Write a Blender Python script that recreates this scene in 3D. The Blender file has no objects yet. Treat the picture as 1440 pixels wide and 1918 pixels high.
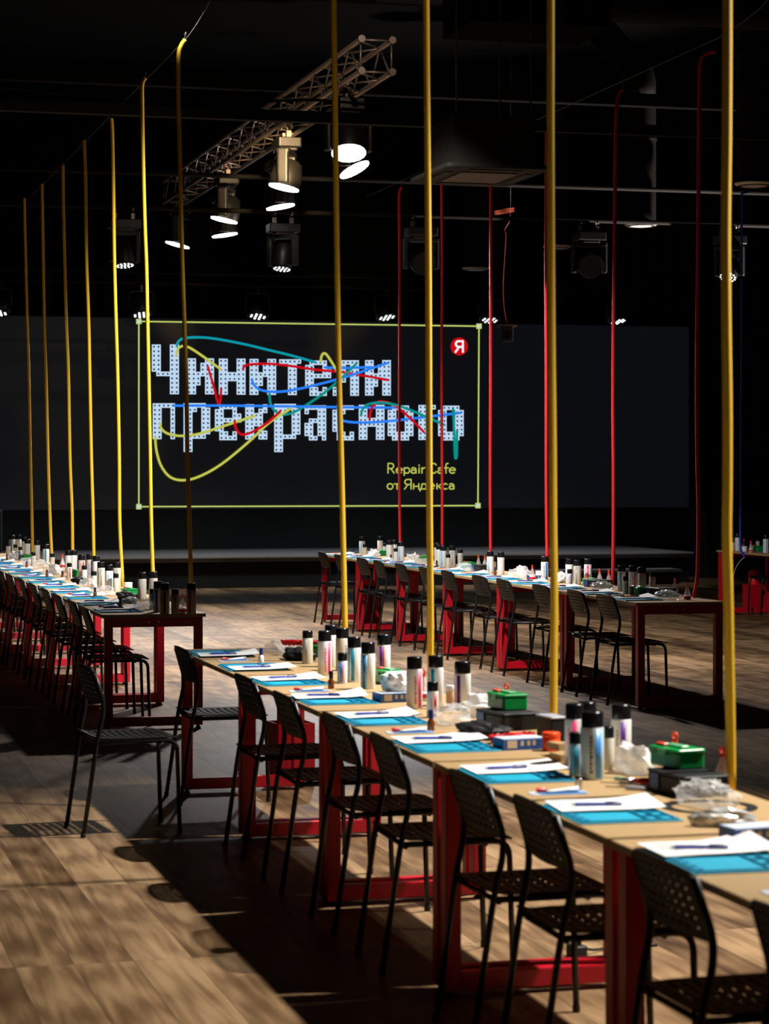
import bpy, bmesh, math, random
from mathutils import Vector, Matrix
random.seed(7)
C = bpy.context.scene.collection
sc = bpy.context.scene
# ------------------------------------------------------------------ camera, world, lights, exposure
F, CX, HY, H = 4400.0, 720.0, 877.0, 1.70          # focal length in pixels, optical axis, horizon row, eye height
A = math.atan(1160 / 4400)                          # yaw between the view axis and the table rows (+Y)
CA, SA = math.cos(A), math.sin(A)
cd = bpy.data.cameras.new('camera'); cam = bpy.data.objects.new('camera', cd); C.objects.link(cam)
cam.location = (0, 0, H); cam.rotation_euler = (math.pi / 2, 0, -A)
cd.sensor_fit = 'VERTICAL'; cd.sensor_height = 24; cd.lens = F / 1918 * 24
cd.shift_y = -(959 - HY) / 1918
cd.clip_end = 200
cd.dof.use_dof = True; cd.dof.focus_distance = 17.5; cd.dof.aperture_fstop = 3.6
sc.camera = cam
sc.view_settings.view_transform = 'Standard'; sc.view_settings.look = 'None'
sc.view_settings.gamma = 1.0; sc.view_settings.use_curve_mapping = False
sc.view_settings.exposure = 0.0
w = bpy.data.worlds.new('world'); sc.world = w; w.use_nodes = True
w.node_tree.nodes['Background'].inputs[0].default_value = (0.55, 0.85, 1.0, 1)
w.node_tree.nodes['Background'].inputs[1].default_value = 0.0032

def spot(name, loc, target, power, deg, blend=0.6, col=(1, 1, 1), r=0.10):
    l = bpy.data.lights.new(name, 'SPOT'); l.energy = power; l.spot_size = math.radians(deg); l.spot_blend = blend
    l.color = col; l.shadow_soft_size = r
    o = bpy.data.objects.new(name, l); C.objects.link(o); o.location = loc
    o.rotation_euler = (Vector(target) - Vector(loc)).to_track_quat('-Z', 'Y').to_euler()
    return o
# two heads of the near rig, above and out of frame: they light the row nearest the camera
spot('rig_spot', (5.4, 9.7, 5.75), (3.0, 9.9, 0), 4300, 52, 1.0, (1.0, 0.965, 0.92), 0.08)
spot('rig_spot', (5.4, 6.6, 5.75), (2.6, 6.3, 0), 3600, 52, 1.0, (1.0, 0.945, 0.86), 0.08)
HEADS = [  # p, q, aim, power : the heads on the truss in view
    (5.30, 21.44, (2.9, 17.6, 0), 700), (5.60, 22.65, (6.6, 17.8, 0), 1000), (5.30, 24.14, (2.8, 21.4, 0), 700),
    (5.60, 25.93, (6.5, 23.6, 0), 600), (5.30, 27.47, (2.8, 24.8, 0), 700), (5.60, 29.24, (6.5, 26.5, 0), 500),
    (5.30, 30.70, (2.8, 27.0, 0), 500)]
for p_, q_, aim_, e_ in HEADS:
    spot('truss_spot', (p_, q_, 4.57), aim_, e_ * 2.9, 60 if q_ < 23 else 66, 1.0, (1.0, 0.97, 0.96), 0.14)
spot('amber_spot', (4.9, 21.9, 4.95), (5.30, 24.1, 4.95), 1500, 17, 0.4, (1.0, 0.66, 0.32), 0.05)
# mid-room heads, above the frame, reaching down the two long rows
spot('rig_spot', (5.6, 13.3, 5.3), (1.9, 20.3, 0.5), 4200, 42, 0.8, (1.0, 0.97, 0.95), 0.1)
spot('rig_spot', (2.4, 15.0, 5.5), (6.5, 20.6, 0.6), 3000, 42, 0.7, (1.0, 0.97, 0.95), 0.1)
# side light from beyond the frame on the hanging hoses, and an added unseen uplight that brightens the duct discs
spot('side_spot', (6.4, 7.6, 5.6), (2.77, 8.6, 3.2), 450, 58, 0.8, (1.0, 0.93, 0.82), 0.08)
spot('side_spot', (5.9, 16.6, 5.4), (2.77, 17.8, 3.2), 320, 60, 0.8, (1.0, 0.86, 0.62), 0.08)
spot('disc_fill_uplight', (15.2, 26.0, 0.5), (10.3, 26.8, 4.6), 5500, 44, 0.9, (1.0, 0.84, 0.76), 0.1)
spot('truss_fill_spot', (4.6, 16.5, 6.7), (5.3, 24.0, 4.95), 330, 24, 0.9, (1.0, 0.80, 0.62), 0.1)  # added unseen warm light, brightens the truss and what hangs by it

# ------------------------------------------------------------------ pixel -> place helpers
def world(X, Z, h): return Vector((X * CA + Z * SA, -X * SA + Z * CA, h))
def at_h(px, py, h):                                # point of that pixel at height h
    s = (py - HY) / (H - h); return world((px - CX) / s, F / s, h)
def at_z(px, py, Z): return world((px - CX) * Z / F, Z, H + (HY - py) * Z / F)
def q_at(px, p):                                    # distance along a row of offset p seen in pixel column px
    t = (px - CX) / F; return (p * CA - t * p * SA) / (SA + t * CA)
def depth(p, q): return p * SA + q * CA
def on_q(px, py, Q):
    t = (px - CX) / F; Z = Q / (CA - t * SA); return at_z(px, py, Z)

# ------------------------------------------------------------------ materials
MATS = {}
def mat(name, col, rough=0.5, metal=0.0, emit=None, es=1.0, **kw):
    if name in MATS: return MATS[name]
    m = bpy.data.materials.new(name); m.use_nodes = True
    b = m.node_tree.nodes['Principled BSDF']
    b.inputs['Base Color'].default_value = (*col, 1); b.inputs['Roughness'].default_value = rough
    b.inputs['Metallic'].default_value = metal
    if emit is not None:
        b.inputs['Emission Color'].default_value = (*emit, 1); b.inputs['Emission Strength'].default_value = es
    for k, v in kw.items(): b.inputs[k.replace('_', ' ')].default_value = v
    MATS[name] = m; return m
def srgb(r, g, b):
    f = lambda c: (c / 255 / 12.92) if c <= 10 else ((c / 255 + 0.055) / 1.055) ** 2.4
    return (f(r), f(g), f(b))
def noisy(name, c1, c2, scale, rough=0.5, bump=0.0, stretch=(1, 1, 1), metal=0.0):
    m = mat(name, c1, rough, metal); nt = m.node_tree; b = nt.nodes['Principled BSDF']
    tc = nt.nodes.new('ShaderNodeTexCoord'); mp = nt.nodes.new('ShaderNodeMapping'); mp.inputs['Scale'].default_value = stretch
    no = nt.nodes.new('ShaderNodeTexNoise'); no.inputs['Scale'].default_value = scale; no.inputs['Detail'].default_value = 5
    mx = nt.nodes.new('ShaderNodeMix'); mx.data_type = 'RGBA'
    mx.inputs[6].default_value = (*c1, 1); mx.inputs[7].default_value = (*c2, 1)
    nt.links.new(tc.outputs['Object'], mp.inputs['Vector']); nt.links.new(mp.outputs[0], no.inputs['Vector'])
    nt.links.new(no.outputs['Fac'], mx.inputs[0]); nt.links.new(mx.outputs[2], b.inputs['Base Color'])
    if bump:
        bp = nt.nodes.new('ShaderNodeBump'); bp.inputs['Strength'].default_value = bump; bp.inputs['Distance'].default_value = 0.01
        nt.links.new(no.outputs['Fac'], bp.inputs['Height']); nt.links.new(bp.outputs[0], b.inputs['Normal'])
    return m
def floor_mat():
    m = mat('plank_floor', (0.2, 0.13, 0.08), 0.5); nt = m.node_tree; b = nt.nodes['Principled BSDF']; L = nt.links.new
    tc = nt.nodes.new('ShaderNodeTexCoord'); mp = nt.nodes.new('ShaderNodeMapping'); mp.inputs['Rotation'].default_value = (0, 0, math.pi / 2)
    L(tc.outputs['Object'], mp.inputs['Vector'])
    br = nt.nodes.new('ShaderNodeTexBrick'); br.offset = 0.37; br.offset_frequency = 1
    br.inputs['Color1'].default_value = (0, 0, 0, 1); br.inputs['Color2'].default_value = (1, 1, 1, 1); br.inputs['Mortar'].default_value = (0.3, 0.3, 0.3, 1)
    br.inputs['Scale'].default_value = 1.0; br.inputs['Mortar Size'].default_value = 0.0012; br.inputs['Bias'].default_value = 0.0
    br.inputs['Brick Width'].default_value = 1.5; br.inputs['Row Height'].default_value = 0.205
    L(mp.outputs[0], br.inputs['Vector'])
    wn = nt.nodes.new('ShaderNodeVectorMath'); wn.operation = 'SCALE'; wn.inputs['Scale'].default_value = 9.0
    L(br.outputs['Color'], wn.inputs[0])
    ad = nt.nodes.new('ShaderNodeVectorMath'); ad.operation = 'ADD'; L(tc.outputs['Object'], ad.inputs[0]); L(wn.outputs[0], ad.inputs[1])
    m2 = nt.nodes.new('ShaderNodeMapping'); m2.inputs['Scale'].default_value = (13, 0.75, 1); L(ad.outputs[0], m2.inputs['Vector'])
    g = nt.nodes.new('ShaderNodeTexNoise'); g.inputs['Scale'].default_value = 1.0; g.inputs['Detail'].default_value = 8; g.inputs['Distortion'].default_value = 1.6
    L(m2.outputs[0], g.inputs['Vector'])
    k = nt.nodes.new('ShaderNodeTexNoise'); k.inputs['Scale'].default_value = 1.0; k.inputs['Detail'].default_value = 4
    m4 = nt.nodes.new('ShaderNodeMapping'); m4.inputs['Scale'].default_value = (4.5, 0.9, 1); L(ad.outputs[0], m4.inputs['Vector']); L(m4.outputs[0], k.inputs['Vector'])
    wv = nt.nodes.new('ShaderNodeTexWave'); wv.wave_type = 'RINGS'; wv.inputs['Scale'].default_value = 1.6; wv.inputs['Distortion'].default_value = 7; wv.inputs['Detail'].default_value = 3
    m3 = nt.nodes.new('ShaderNodeMapping'); m3.inputs['Scale'].default_value = (4.0, 0.45, 1); L(ad.outputs[0], m3.inputs['Vector']); L(m3.outputs[0], wv.inputs['Vector'])
    r1 = nt.nodes.new('ShaderNodeValToRGB'); e = r1.color_ramp.elements
    e[0].position = 0.28; e[0].color = (0.040, 0.019, 0.008, 1); e[1].position = 0.72; e[1].color = (0.30, 0.19, 0.098, 1)
    e.new(0.5).color = (0.135, 0.078, 0.037, 1)
    s1 = nt.nodes.new('ShaderNodeMath'); s1.operation = 'MULTIPLY_ADD'; s1.inputs[1].default_value = 0.55; L(g.outputs['Fac'], s1.inputs[0])
    s2 = nt.nodes.new('ShaderNodeMath'); s2.operation = 'MULTIPLY_ADD'; s2.inputs[1].default_value = 0.45; L(k.outputs['Fac'], s2.inputs[0])
    s3 = nt.nodes.new('ShaderNodeMath'); s3.operation = 'MULTIPLY_ADD'; s3.inputs[1].default_value = 0.10; s3.inputs[2].default_value = -0.13; L(wv.outputs['Fac'], s3.inputs[0])
    s4 = nt.nodes.new('ShaderNodeMath'); s4.operation = 'MULTIPLY_ADD'; s4.inputs[1].default_value = 0.24; L(br.outputs['Color'], s4.inputs[0])
    L(s3.outputs[0], s4.inputs[2]); L(s4.outputs[0], s2.inputs[2]); L(s2.outputs[0], s1.inputs[2]); L(s1.outputs[0], r1.inputs['Fac'])
    mx = nt.nodes.new('ShaderNodeMix'); mx.data_type = 'RGBA'; mx.blend_type = 'MIX'; mx.inputs[7].default_value = (0.04, 0.025, 0.016, 1)
    L(br.outputs['Fac'], mx.inputs[0]); L(r1.outputs['Color'], mx.inputs[6]); L(mx.outputs[2], b.inputs['Base Color'])
    bp = nt.nodes.new('ShaderNodeBump'); bp.inputs['Strength'].default_value = 0.25; bp.inputs['Distance'].default_value = 0.004
    L(g.outputs['Fac'], bp.inputs['Height']); L(bp.outputs[0], b.inputs['Normal'])
    b.inputs['Specular IOR Level'].default_value = 0.13
    return m
def rope_mat(name, col):
    m = mat(name, col, 0.55); nt = m.node_tree; b = nt.nodes['Principled BSDF']
    tc = nt.nodes.new('ShaderNodeTexCoord'); wv = nt.nodes.new('ShaderNodeTexWave'); wv.bands_direction = 'Z'; wv.inputs['Scale'].default_value = 55
    bp = nt.nodes.new('ShaderNodeBump'); bp.inputs['Strength'].default_value = 0.35; bp.inputs['Distance'].default_value = 0.003
    nt.links.new(tc.outputs['Object'], wv.inputs['Vector']); nt.links.new(wv.outputs['Fac'], bp.inputs['Height']); nt.links.new(bp.outputs[0], b.inputs['Normal'])
    return m
def film_mat(name, tint, dens):
    m = bpy.data.materials.new(name); m.use_nodes = True; nt = m.node_tree; b = nt.nodes['Principled BSDF']; out = nt.nodes['Material Output']
    b.inputs['Base Color'].default_value = (*tint, 1); b.inputs['Roughness'].default_value = 0.10; b.inputs['Specular IOR Level'].default_value = 0.9
    tr = nt.nodes.new('ShaderNodeBsdfTransparent'); mx = nt.nodes.new('ShaderNodeMixShader'); mx.inputs[0].default_value = dens
    nt.links.new(tr.outputs[0], mx.inputs[1]); nt.links.new(b.outputs[0], mx.inputs[2]); nt.links.new(mx.outputs[0], out.inputs['Surface'])
    MATS[name] = m; return m
M_FLOOR = floor_mat()
M_BLACKWALL = noisy('black_paint', (0.0018, 0.002, 0.0021), (0.003, 0.0033, 0.0035), 3, 0.9)
M_DARK = mat('dark_steel', (0.035, 0.034, 0.034), 0.55)
M_DUCT = noisy('dark_duct_paint', (0.0035, 0.0035, 0.0035), (0.005, 0.005, 0.005), 6, 0.7)
M_CURT = noisy('black_drape', (0.012, 0.012, 0.013), (0.02, 0.02, 0.02), 20, 0.9)
M_STAGE = noisy('stage_deck', (0.16, 0.15, 0.155), (0.20, 0.19, 0.195), 5, 0.5)
M_SKIRT = mat('stage_skirt', (0.008, 0.009, 0.01), 0.85)
M_EDGE_HIGHLIGHT = mat('stage_edge_highlight', (0.42, 0.38, 0.34), 0.45)
M_RED = noisy('red_enamel', (0.42, 0.002, 0.012), (0.48, 0.003, 0.015), 8, 0.38)
M_WOOD = noisy('birch_ply', (0.37, 0.235, 0.10), (0.45, 0.30, 0.145), 9, 0.5, 0, (6, 1, 1))
M_BOLT = mat('zinc', (0.7, 0.66, 0.58), 0.35, 0.9)
M_RUBBER = mat('black_rubber', (0.01, 0.01, 0.01), 0.7)
M_CHAIR = noisy('black_chair_plastic', (0.004, 0.0046, 0.005), (0.007, 0.0078, 0.0085), 30, 0.48)
M_TUBE = mat('black_chair_tube', (0.007, 0.0075, 0.008), 0.36)
M_MAT = noisy('cyan_silicone', (0.0, 0.31, 0.49), (0.0, 0.36, 0.55), 14, 0.55)
M_MATD = mat('cyan_silicone_ridge', (0.0, 0.24, 0.40), 0.5)
M_PAPER = noisy('white_paper', (0.80, 0.80, 0.80), (0.84, 0.84, 0.84), 40, 0.7)
M_PRINT = mat('grey_print', (0.45, 0.45, 0.47), 0.7)
M_PEN = mat('blue_pen', (0.012, 0.03, 0.32), 0.3)
M_PENO = mat('orange_pencil', (0.65, 0.16, 0.03), 0.4)
M_PENC = mat('pen_tip', (0.35, 0.36, 0.42), 0.35)
M_BLACK = mat('gloss_black_plastic', (0.008, 0.008, 0.009), 0.22)
M_MBLACK = mat('matt_black_plastic', (0.012, 0.012, 0.013), 0.5)
M_WHITE = mat('white_can', (0.78, 0.78, 0.76), 0.32)
M_CREAM = mat('cream_can', (0.62, 0.58, 0.48), 0.35)
M_GREYC = mat('pale_blue_can', (0.50, 0.58, 0.60), 0.3)
COL = dict(pink=(0.75, 0.03, 0.16), teal=(0.0, 0.22, 0.30), blue=(0.03, 0.22, 0.60), purple=(0.10, 0.02, 0.26), navy=(0.02, 0.04, 0.20),
           green=(0.0, 0.10, 0.09), red=(0.60, 0.01, 0.02), sky=(0.25, 0.55, 0.80), grey=(0.33, 0.33, 0.33))
for k_, v_ in COL.items(): mat('label_' + k_, v_, 0.4)
M_GREEN = mat('green_plastic', (0.0, 0.26, 0.05), 0.3)
M_GREEND = mat('pale_green_plastic', (0.12, 0.42, 0.20), 0.3)
M_ORANGE = mat('orange_red_plastic', (0.85, 0.06, 0.01), 0.35)
M_REDP = mat('red_plastic', (0.60, 0.005, 0.012), 0.3)
M_BLUEB = noisy('blue_card', (0.01, 0.06, 0.24), (0.015, 0.09, 0.30), 12, 0.45)
M_TAN = mat('tan_print', (0.55, 0.42, 0.28), 0.6)
M_PALE = mat('pale_card', (0.55, 0.62, 0.72), 0.5)
M_PEACH = mat('peach_jar', (0.80, 0.47, 0.26), 0.4)
M_WPL = mat('white_plastic', (0.82, 0.82, 0.82), 0.35)
M_AMBER = mat('brown_glass', (0.16, 0.045, 0.012), 0.12)
M_NAVYCAP = mat('navy_cap', (0.01, 0.02, 0.14), 0.3)
M_STEEL = mat('bright_steel', (0.6, 0.6, 0.6), 0.25, 1.0)
M_FILM = film_mat('clear_film', (0.92, 0.94, 0.95), 0.30)
M_FILMW = film_mat('milky_film', (0.92, 0.93, 0.94), 0.62)
M_GLUE = film_mat('clear_bottle', (0.85, 0.83, 0.83), 0.35)
M_FOIL = noisy('silver_bag', (0.62, 0.62, 0.6), (0.78, 0.78, 0.76), 15, 0.25, 0, (1, 1, 1), 0.3)
M_YELLOW = rope_mat('yellow_hose', (0.82, 0.50, 0.005))
M_REDR = rope_mat('red_hose', (0.66, 0.003, 0.008))
M_BLUER = rope_mat('blue_hose', (0.004, 0.045, 0.48))
M_WIRE = mat('thin_steel_wire', (0.08, 0.075, 0.07), 0.5, 0.3)
M_ALU = mat('grey_aluminium', (0.28, 0.23, 0.20), 0.4, 0.6)
M_HEAD = mat('fixture_body', (0.009, 0.0087, 0.0085), 0.45)
M_LENS = mat('lit_lens', (0.8, 0.8, 0.8), 0.4, 0, (1.0, 0.985, 0.97), 9.0)
M_LED = mat('lit_led', (0.8, 0.8, 0.8), 0.4, 0, (0.88, 0.97, 1.0), 1.6)
M_GLASSD = mat('dark_lens', (0.01, 0.01, 0.012), 0.08)
M_DIFF = mat('off_white_diffuser', (0.86, 0.77, 0.73), 0.5)
M_GRILLE = mat('bronze_grille', (0.022, 0.019, 0.015), 0.7)
M_CORD = mat('orange_cord', (0.45, 0.07, 0.02), 0.5)
M_SCREEN = noisy('led_panel', (0.012, 0.012, 0.013), (0.016, 0.016, 0.017), 2, 0.5)
_b = M_SCREEN.node_tree.nodes['Principled BSDF']; _b.inputs['Emission Color'].default_value = (0.72, 0.86, 1.15, 1); _b.inputs['Emission Strength'].default_value = 0.0042
def glow(name, c, s=1.0): return mat('screen_' + name, (0, 0, 0), 0.6, 0, srgb(*c), s)
G_LET = glow('letters', (190, 216, 240)); G_TEAL = glow('teal', (8, 150, 165)); G_YEL = glow('lime', (192, 196, 78)); G_RED = glow('red', (198, 8, 24))
G_BLUE = glow('blue', (40, 128, 245)); G_SEA = glow('sea', (6, 142, 134)); G_LINE = glow('line', (190, 205, 108)); G_NODE = glow('node', (186, 214, 214))
G_TXT = glow('caption', (186, 193, 88)); G_LOGO = glow('badge', (200, 6, 16)); G_WH = glow('badge_letter', (235, 240, 245))

for m_, sp_ in ((M_CHAIR, 0.2), (M_TUBE, 0.35), (M_BLACKWALL, 0.03), (M_DUCT, 0.15), (M_MBLACK, 0.25), (M_GRILLE, 0.15), (M_CURT, 0.1)): m_.node_tree.nodes['Principled BSDF'].inputs['Specular IOR Level'].default_value = sp_
# ------------------------------------------------------------------ mesh builder
class MB:
    def __init__(s): s.v = []; s.f = []; s.sm = []
    def add(s, vs, fs, smooth=False, M=None):
        o = len(s.v)
        for v in vs:
            v = Vector(v); s.v.append(tuple(M @ v if M else v))
        for f in fs: s.f.append([i + o for i in f]); s.sm.append(smooth)
        return s
    def box(s, c, d, M=None):
        x, y, z = c; a, b, e = d[0] / 2, d[1] / 2, d[2] / 2
        vs = [(x + i * a, y + j * b, z + k * e) for i in (-1, 1) for j in (-1, 1) for k in (-1, 1)]
        return s.add(vs, [(0, 1, 3, 2), (4, 6, 7, 5), (0, 4, 5, 1), (2, 3, 7, 6), (0, 2, 6, 4), (1, 5, 7, 3)], False, M)
    def rbox(s, c, d, r, M=None):                  # box with rounded vertical corners and a small top/bottom chamfer
        x, y, z = c; a, b, e = d[0] / 2, d[1] / 2, d[2] / 2; n = 4; ring = []
        for (sx, sy, a0) in ((1, 1, 0), (-1, 1, 90), (-1, -1, 180), (1, -1, 270)):
            for k in range(n + 1):
                t = math.radians(a0 + 90 * k / n); ring.append((sx * (a - r), sy * (b - r), math.cos(t), math.sin(t)))
        ch = min(r, e) * 0.4; vs = []; N = len(ring)
        for (zz, rr) in ((-e, r - ch), (-e + ch, r), (e - ch, r), (e, r - ch)):
            for (px, py, ct, st) in ring: vs.append((x + px + ct * rr, y + py + st * rr, z + zz))
        fs = [tuple(range(N - 1, -1, -1)), tuple(range(3 * N, 4 * N))]
        for l in range(3):
            for k in range(N): fs.append((l * N + k, l * N + (k + 1) % N, (l + 1) * N + (k + 1) % N, (l + 1) * N + k))
        return s.add(vs, fs, False, M)
    def lathe(s, prof, n=20, M=None, smooth=True):
        vs = []; fs = []
        for (r, z) in prof:
            for k in range(n):
                t = 2 * math.pi * k / n; vs.append((r * math.cos(t), r * math.sin(t), z))
        for l in range(len(prof) - 1):
            for k in range(n): fs.append((l * n + k, l * n + (k + 1) % n, (l + 1) * n + (k + 1) % n, (l + 1) * n + k))
        s.add(vs, fs, smooth, M)
        return s.add(vs[:n], [tuple(range(n - 1, -1, -1))], False, M).add(vs[-n:], [tuple(range(n))], False, M)
    def tube(s, pts, r, n=8, M=None, closed=False):
        P = [Vector(p) for p in pts]; m = len(P); R = r if isinstance(r, (list, tuple)) else [r] * m
        vs = []; fs = []; up = None
        for i in range(m):
            if closed: t = (P[(i + 1) % m] - P[i - 1]).normalized()
            else: t = (P[min(i + 1, m - 1)] - P[max(i - 1, 0)]).normalized()
            if up is None:
                up = Vector((0, 0, 1)) if abs(t.z) < 0.9 else Vector((1, 0, 0))
            up = (up - t * up.dot(t)).normalized(); sd = t.cross(up)
            for k in range(n):
                a = 2 * math.pi * k / n; vs.append(P[i] + (up * math.cos(a) + sd * math.sin(a)) * R[i])
        for i in range(m if closed else m - 1):
            j = (i + 1) % m
            for k in range(n): fs.append((i * n + k, i * n + (k + 1) % n, j * n + (k + 1) % n, j * n + k))
        if not closed: fs += [tuple(range(n - 1, -1, -1)), tuple(range((m - 1) * n, m * n))]
        return s.add(vs, fs, True, M)
    def sector(s, r, z0, z1, a0, a1, n=8, th=0.0008):  # a strip of label round a can, with thickness
        vs = []; fs = []
        for k in range(n + 1):
            a = a0 + (a1 - a0) * k / n
            for rr in (r, r + th):
                for z in (z0, z1): vs.append((rr * math.cos(a), rr * math.sin(a), z))
        for k in range(n):
            o = 4 * k; q = o + 4
            fs += [(o + 2, q + 2, q + 3, o + 3), (o + 1, o + 3, q + 3, q + 1), (o, q, q + 2, o + 2)]
        fs += [(0, 2, 3, 1), (4 * n, 4 * n + 1, 4 * n + 3, 4 * n + 2)]
        return s.add(vs, fs, True)
    def mesh(s, name, m, bevel=0):
        me = bpy.data.meshes.new(name); me.from_pydata(s.v, [], s.f); me.materials.append(m)
        me.polygons.foreach_set('use_smooth', s.sm)
        bm = bmesh.new(); bm.from_mesh(me); bmesh.ops.recalc_face_normals(bm, faces=bm.faces)
        if bevel: bmesh.ops.bevel(bm, geom=list(bm.edges), offset=bevel, segments=2, affect='EDGES', clamp_overlap=True)
        bm.to_mesh(me); bm.free(); me.update(); return me
    def build(s, name, m, parent=None, bevel=0):
        o = bpy.data.objects.new(name, s.mesh(name, m, bevel)); C.objects.link(o)
        if parent: o.parent = parent
        return o
def fillet(pts, rad, n=5):
    P = [Vector(p) for p in pts]; out = [P[0]]
    for i in range(1, len(P) - 1):
        a = (P[i - 1] - P[i]); b = (P[i + 1] - P[i]); d = min(rad, a.length * 0.45, b.length * 0.45)
        p0 = P[i] + a.normalized() * d; p1 = P[i] + b.normalized() * d
        for k in range(n + 1):
            t = k / n; out.append(p0 * (1 - t) ** 2 + P[i] * 2 * t * (1 - t) + p1 * t ** 2)
    out.append(P[-1]); return out
def spline(pts, n=6):
    P = [Vector(p) for p in pts]; out = []
    for i in range(len(P) - 1):
        p0 = P[max(i - 1, 0)]; p1 = P[i]; p2 = P[i + 1]; p3 = P[min(i + 2, len(P) - 1)]
        for k in range(n):
            t = k / n
            out.append(0.5 * ((2 * p1) + (p2 - p0) * t + (2 * p0 - 5 * p1 + 4 * p2 - p3) * t * t + (3 * p1 - p0 - 3 * p2 + p3) * t ** 3))
    out.append(P[-1]); return out

# ------------------------------------------------------------------ things, parts, structure
def tag(o, label, cat, group=None):
    o['label'] = label; o['category'] = cat
    if group: o['group'] = group
    return o
def thing(name, label, cat, loc=(0, 0, 0), rz=0, group=None):
    o = bpy.data.objects.new(name, None); C.objects.link(o); o.location = loc; o.rotation_euler = (0, 0, rz)
    o.empty_display_size = 0.1
    return tag(o, label, cat, group)
def struct(o): o['kind'] = 'structure'; return o
def part(name, mesh, parent, label=None, loc=None, rz=None):
    o = bpy.data.objects.new(name, mesh); C.objects.link(o); o.parent = parent
    if label: o['label'] = label
    if loc: o.location = loc
    if rz is not None: o.rotation_euler = (0, 0, rz)
    return o
def spawn(proto, name, label, cat, loc, rz=0, group=None, rot=None):   # a thing from shared part meshes: (part, mesh, [sub-parts])
    if len(proto) == 1 and not proto[0][2]:
        o = bpy.data.objects.new(name, proto[0][1]); C.objects.link(o); o.location = loc; o.rotation_euler = rot or (0, 0, rz)
        return tag(o, label, cat, group)
    r = thing(name, label, cat, loc, rz, group)
    if rot: r.rotation_euler = rot
    for (pn, me, subs) in proto:
        c = part(pn, me, r)
        for (sn, sm) in subs: part(sn, sm, c)
    return r
ORD = ['first', 'second', 'third', 'fourth', 'fifth', 'sixth', 'seventh', 'eighth', 'ninth', 'tenth', 'eleventh', 'twelfth', 'thirteenth', 'fourteenth', 'fifteenth']

# ------------------------------------------------------------------ the room
def slab(name, p0, p1, q0, q1, z0, z1, m):
    return struct(MB().box(((p0 + p1) / 2, (q0 + q1) / 2, (z0 + z1) / 2), (p1 - p0, q1 - q0, z1 - z0)).build(name, m))
PL, PR, QB, HC = -9.0, 17.5, 37.6, 7.2
slab('floor', PL, PR, -2, QB, -0.1, 0, M_FLOOR)
slab('ceiling', PL, PR, -2, QB, HC, HC + 0.1, M_BLACKWALL)
slab('wall_back', PL, PR, QB, QB + 0.15, 0, HC, M_BLACKWALL)
slab('wall_left', PL - 0.15, PL, -2, QB, 0, HC, M_BLACKWALL)
slab('wall_right', PR, PR + 0.15, -2, QB, 0, HC, M_BLACKWALL)
QS, QST = 35.8, 32.75                                # screen plane and stage front
st = thing('stage', 'low black stage platform running below the big screen', 'stage', (4.3, 34.8, 0))
def rel(mb, name, m, root, bevel=0):
    o = mb.build(name, m, root, bevel); o.matrix_parent_inverse = Matrix.Translation(root.location).inverted(); return o
rel(MB().box((3.2, (QST + QS + 0.5) / 2, 0.41), (20.4, QS + 0.5 - QST, 0.08)), 'deck', M_STAGE, st)
rel(MB().box((3.2, QST + 0.06, 0.185), (20.3, 0.04, 0.37)), 'skirt', M_SKIRT, st)
rel(MB().box((3.2, QST - 0.012, 0.438), (20.4, 0.022, 0.022)), 'edge_strip', M_EDGE_HIGHLIGHT, st)  # highlight line along the stage edge, put into the colour of a paler strip
stp = thing('stage_step', 'black step standing in front of the stage beside the equipment cases', 'step', (11.9, 32.45, 0))
rel(MB().box((11.9, 32.45, 0.20), (2.2, 0.5, 0.04)), 'tread', M_STAGE, stp)
rel(MB().box((11.9, 32.45, 0.09), (2.14, 0.44, 0.18)), 'riser', M_SKIRT, stp)

# ------------------------------------------------------------------ LED screen
R_ = lambda x, y, d=0.0: on_q(x, y, QS - d)
p0, p1 = R_(-260, 700).x, R_(1290, 700).x
zb, zt = R_(600, 953).z, R_(600, 601).z
scr = thing('led_screen', 'wide dark LED wall on the stage showing pixel lettering in a lime frame', 'screen', ((p0 + p1) / 2, QS, 0.45))
rel(MB().box(((p0 + p1) / 2, QS + 0.06, (zb + zt) / 2), (p1 - p0, 0.12, zt - zb)), 'panel', M_SCREEN, scr)
rel(MB().box(((p0 + p1) / 2, QS + 0.07, (0.45 + zb) / 2), (p1 - p0, 0.10, zb - 0.45 - 0.004)), 'plinth', M_SKIRT, scr)
def ribbon(mb, pts, wpx, d):
    pts = [Vector((x, y, 0)) for x, y in pts]; pts = spline(pts, 5) if len(pts) > 2 else pts
    L = []
    for i in range(len(pts)):
        t = (pts[min(i + 1, len(pts) - 1)] - pts[max(i - 1, 0)]).normalized(); n = Vector((-t.y, t.x, 0)) * wpx / 2
        L.append((pts[i] + n, pts[i] - n))
    vs = []
    for a, b in L:
        for q in (a, b): vs.append(R_(q.x, q.y, d)); vs.append(R_(q.x, q.y, d - 0.0015))
    fs = []
    for i in range(len(L) - 1):
        o = 4 * i; q = o + 4
        fs += [(o, o + 2, q + 2, q), (o + 1, q + 1, q + 3, o + 3), (o, q, q + 1, o + 1), (o + 2, o + 3, q + 3, q + 2)]
    mb.add(vs, fs)
def quad(mb, x0, y0, x1, y1, d):
    P = [(x0, y0), (x1, y0), (x1, y1), (x0, y1)]
    vs = [R_(x, y, d) for x, y in P] + [R_(x, y, d - 0.0015) for x, y in P]
    mb.add(vs, [(0, 1, 2, 3), (4, 7, 6, 5), (0, 4, 5, 1), (1, 5, 6, 2), (2, 6, 7, 3), (3, 7, 4, 0)])
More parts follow.
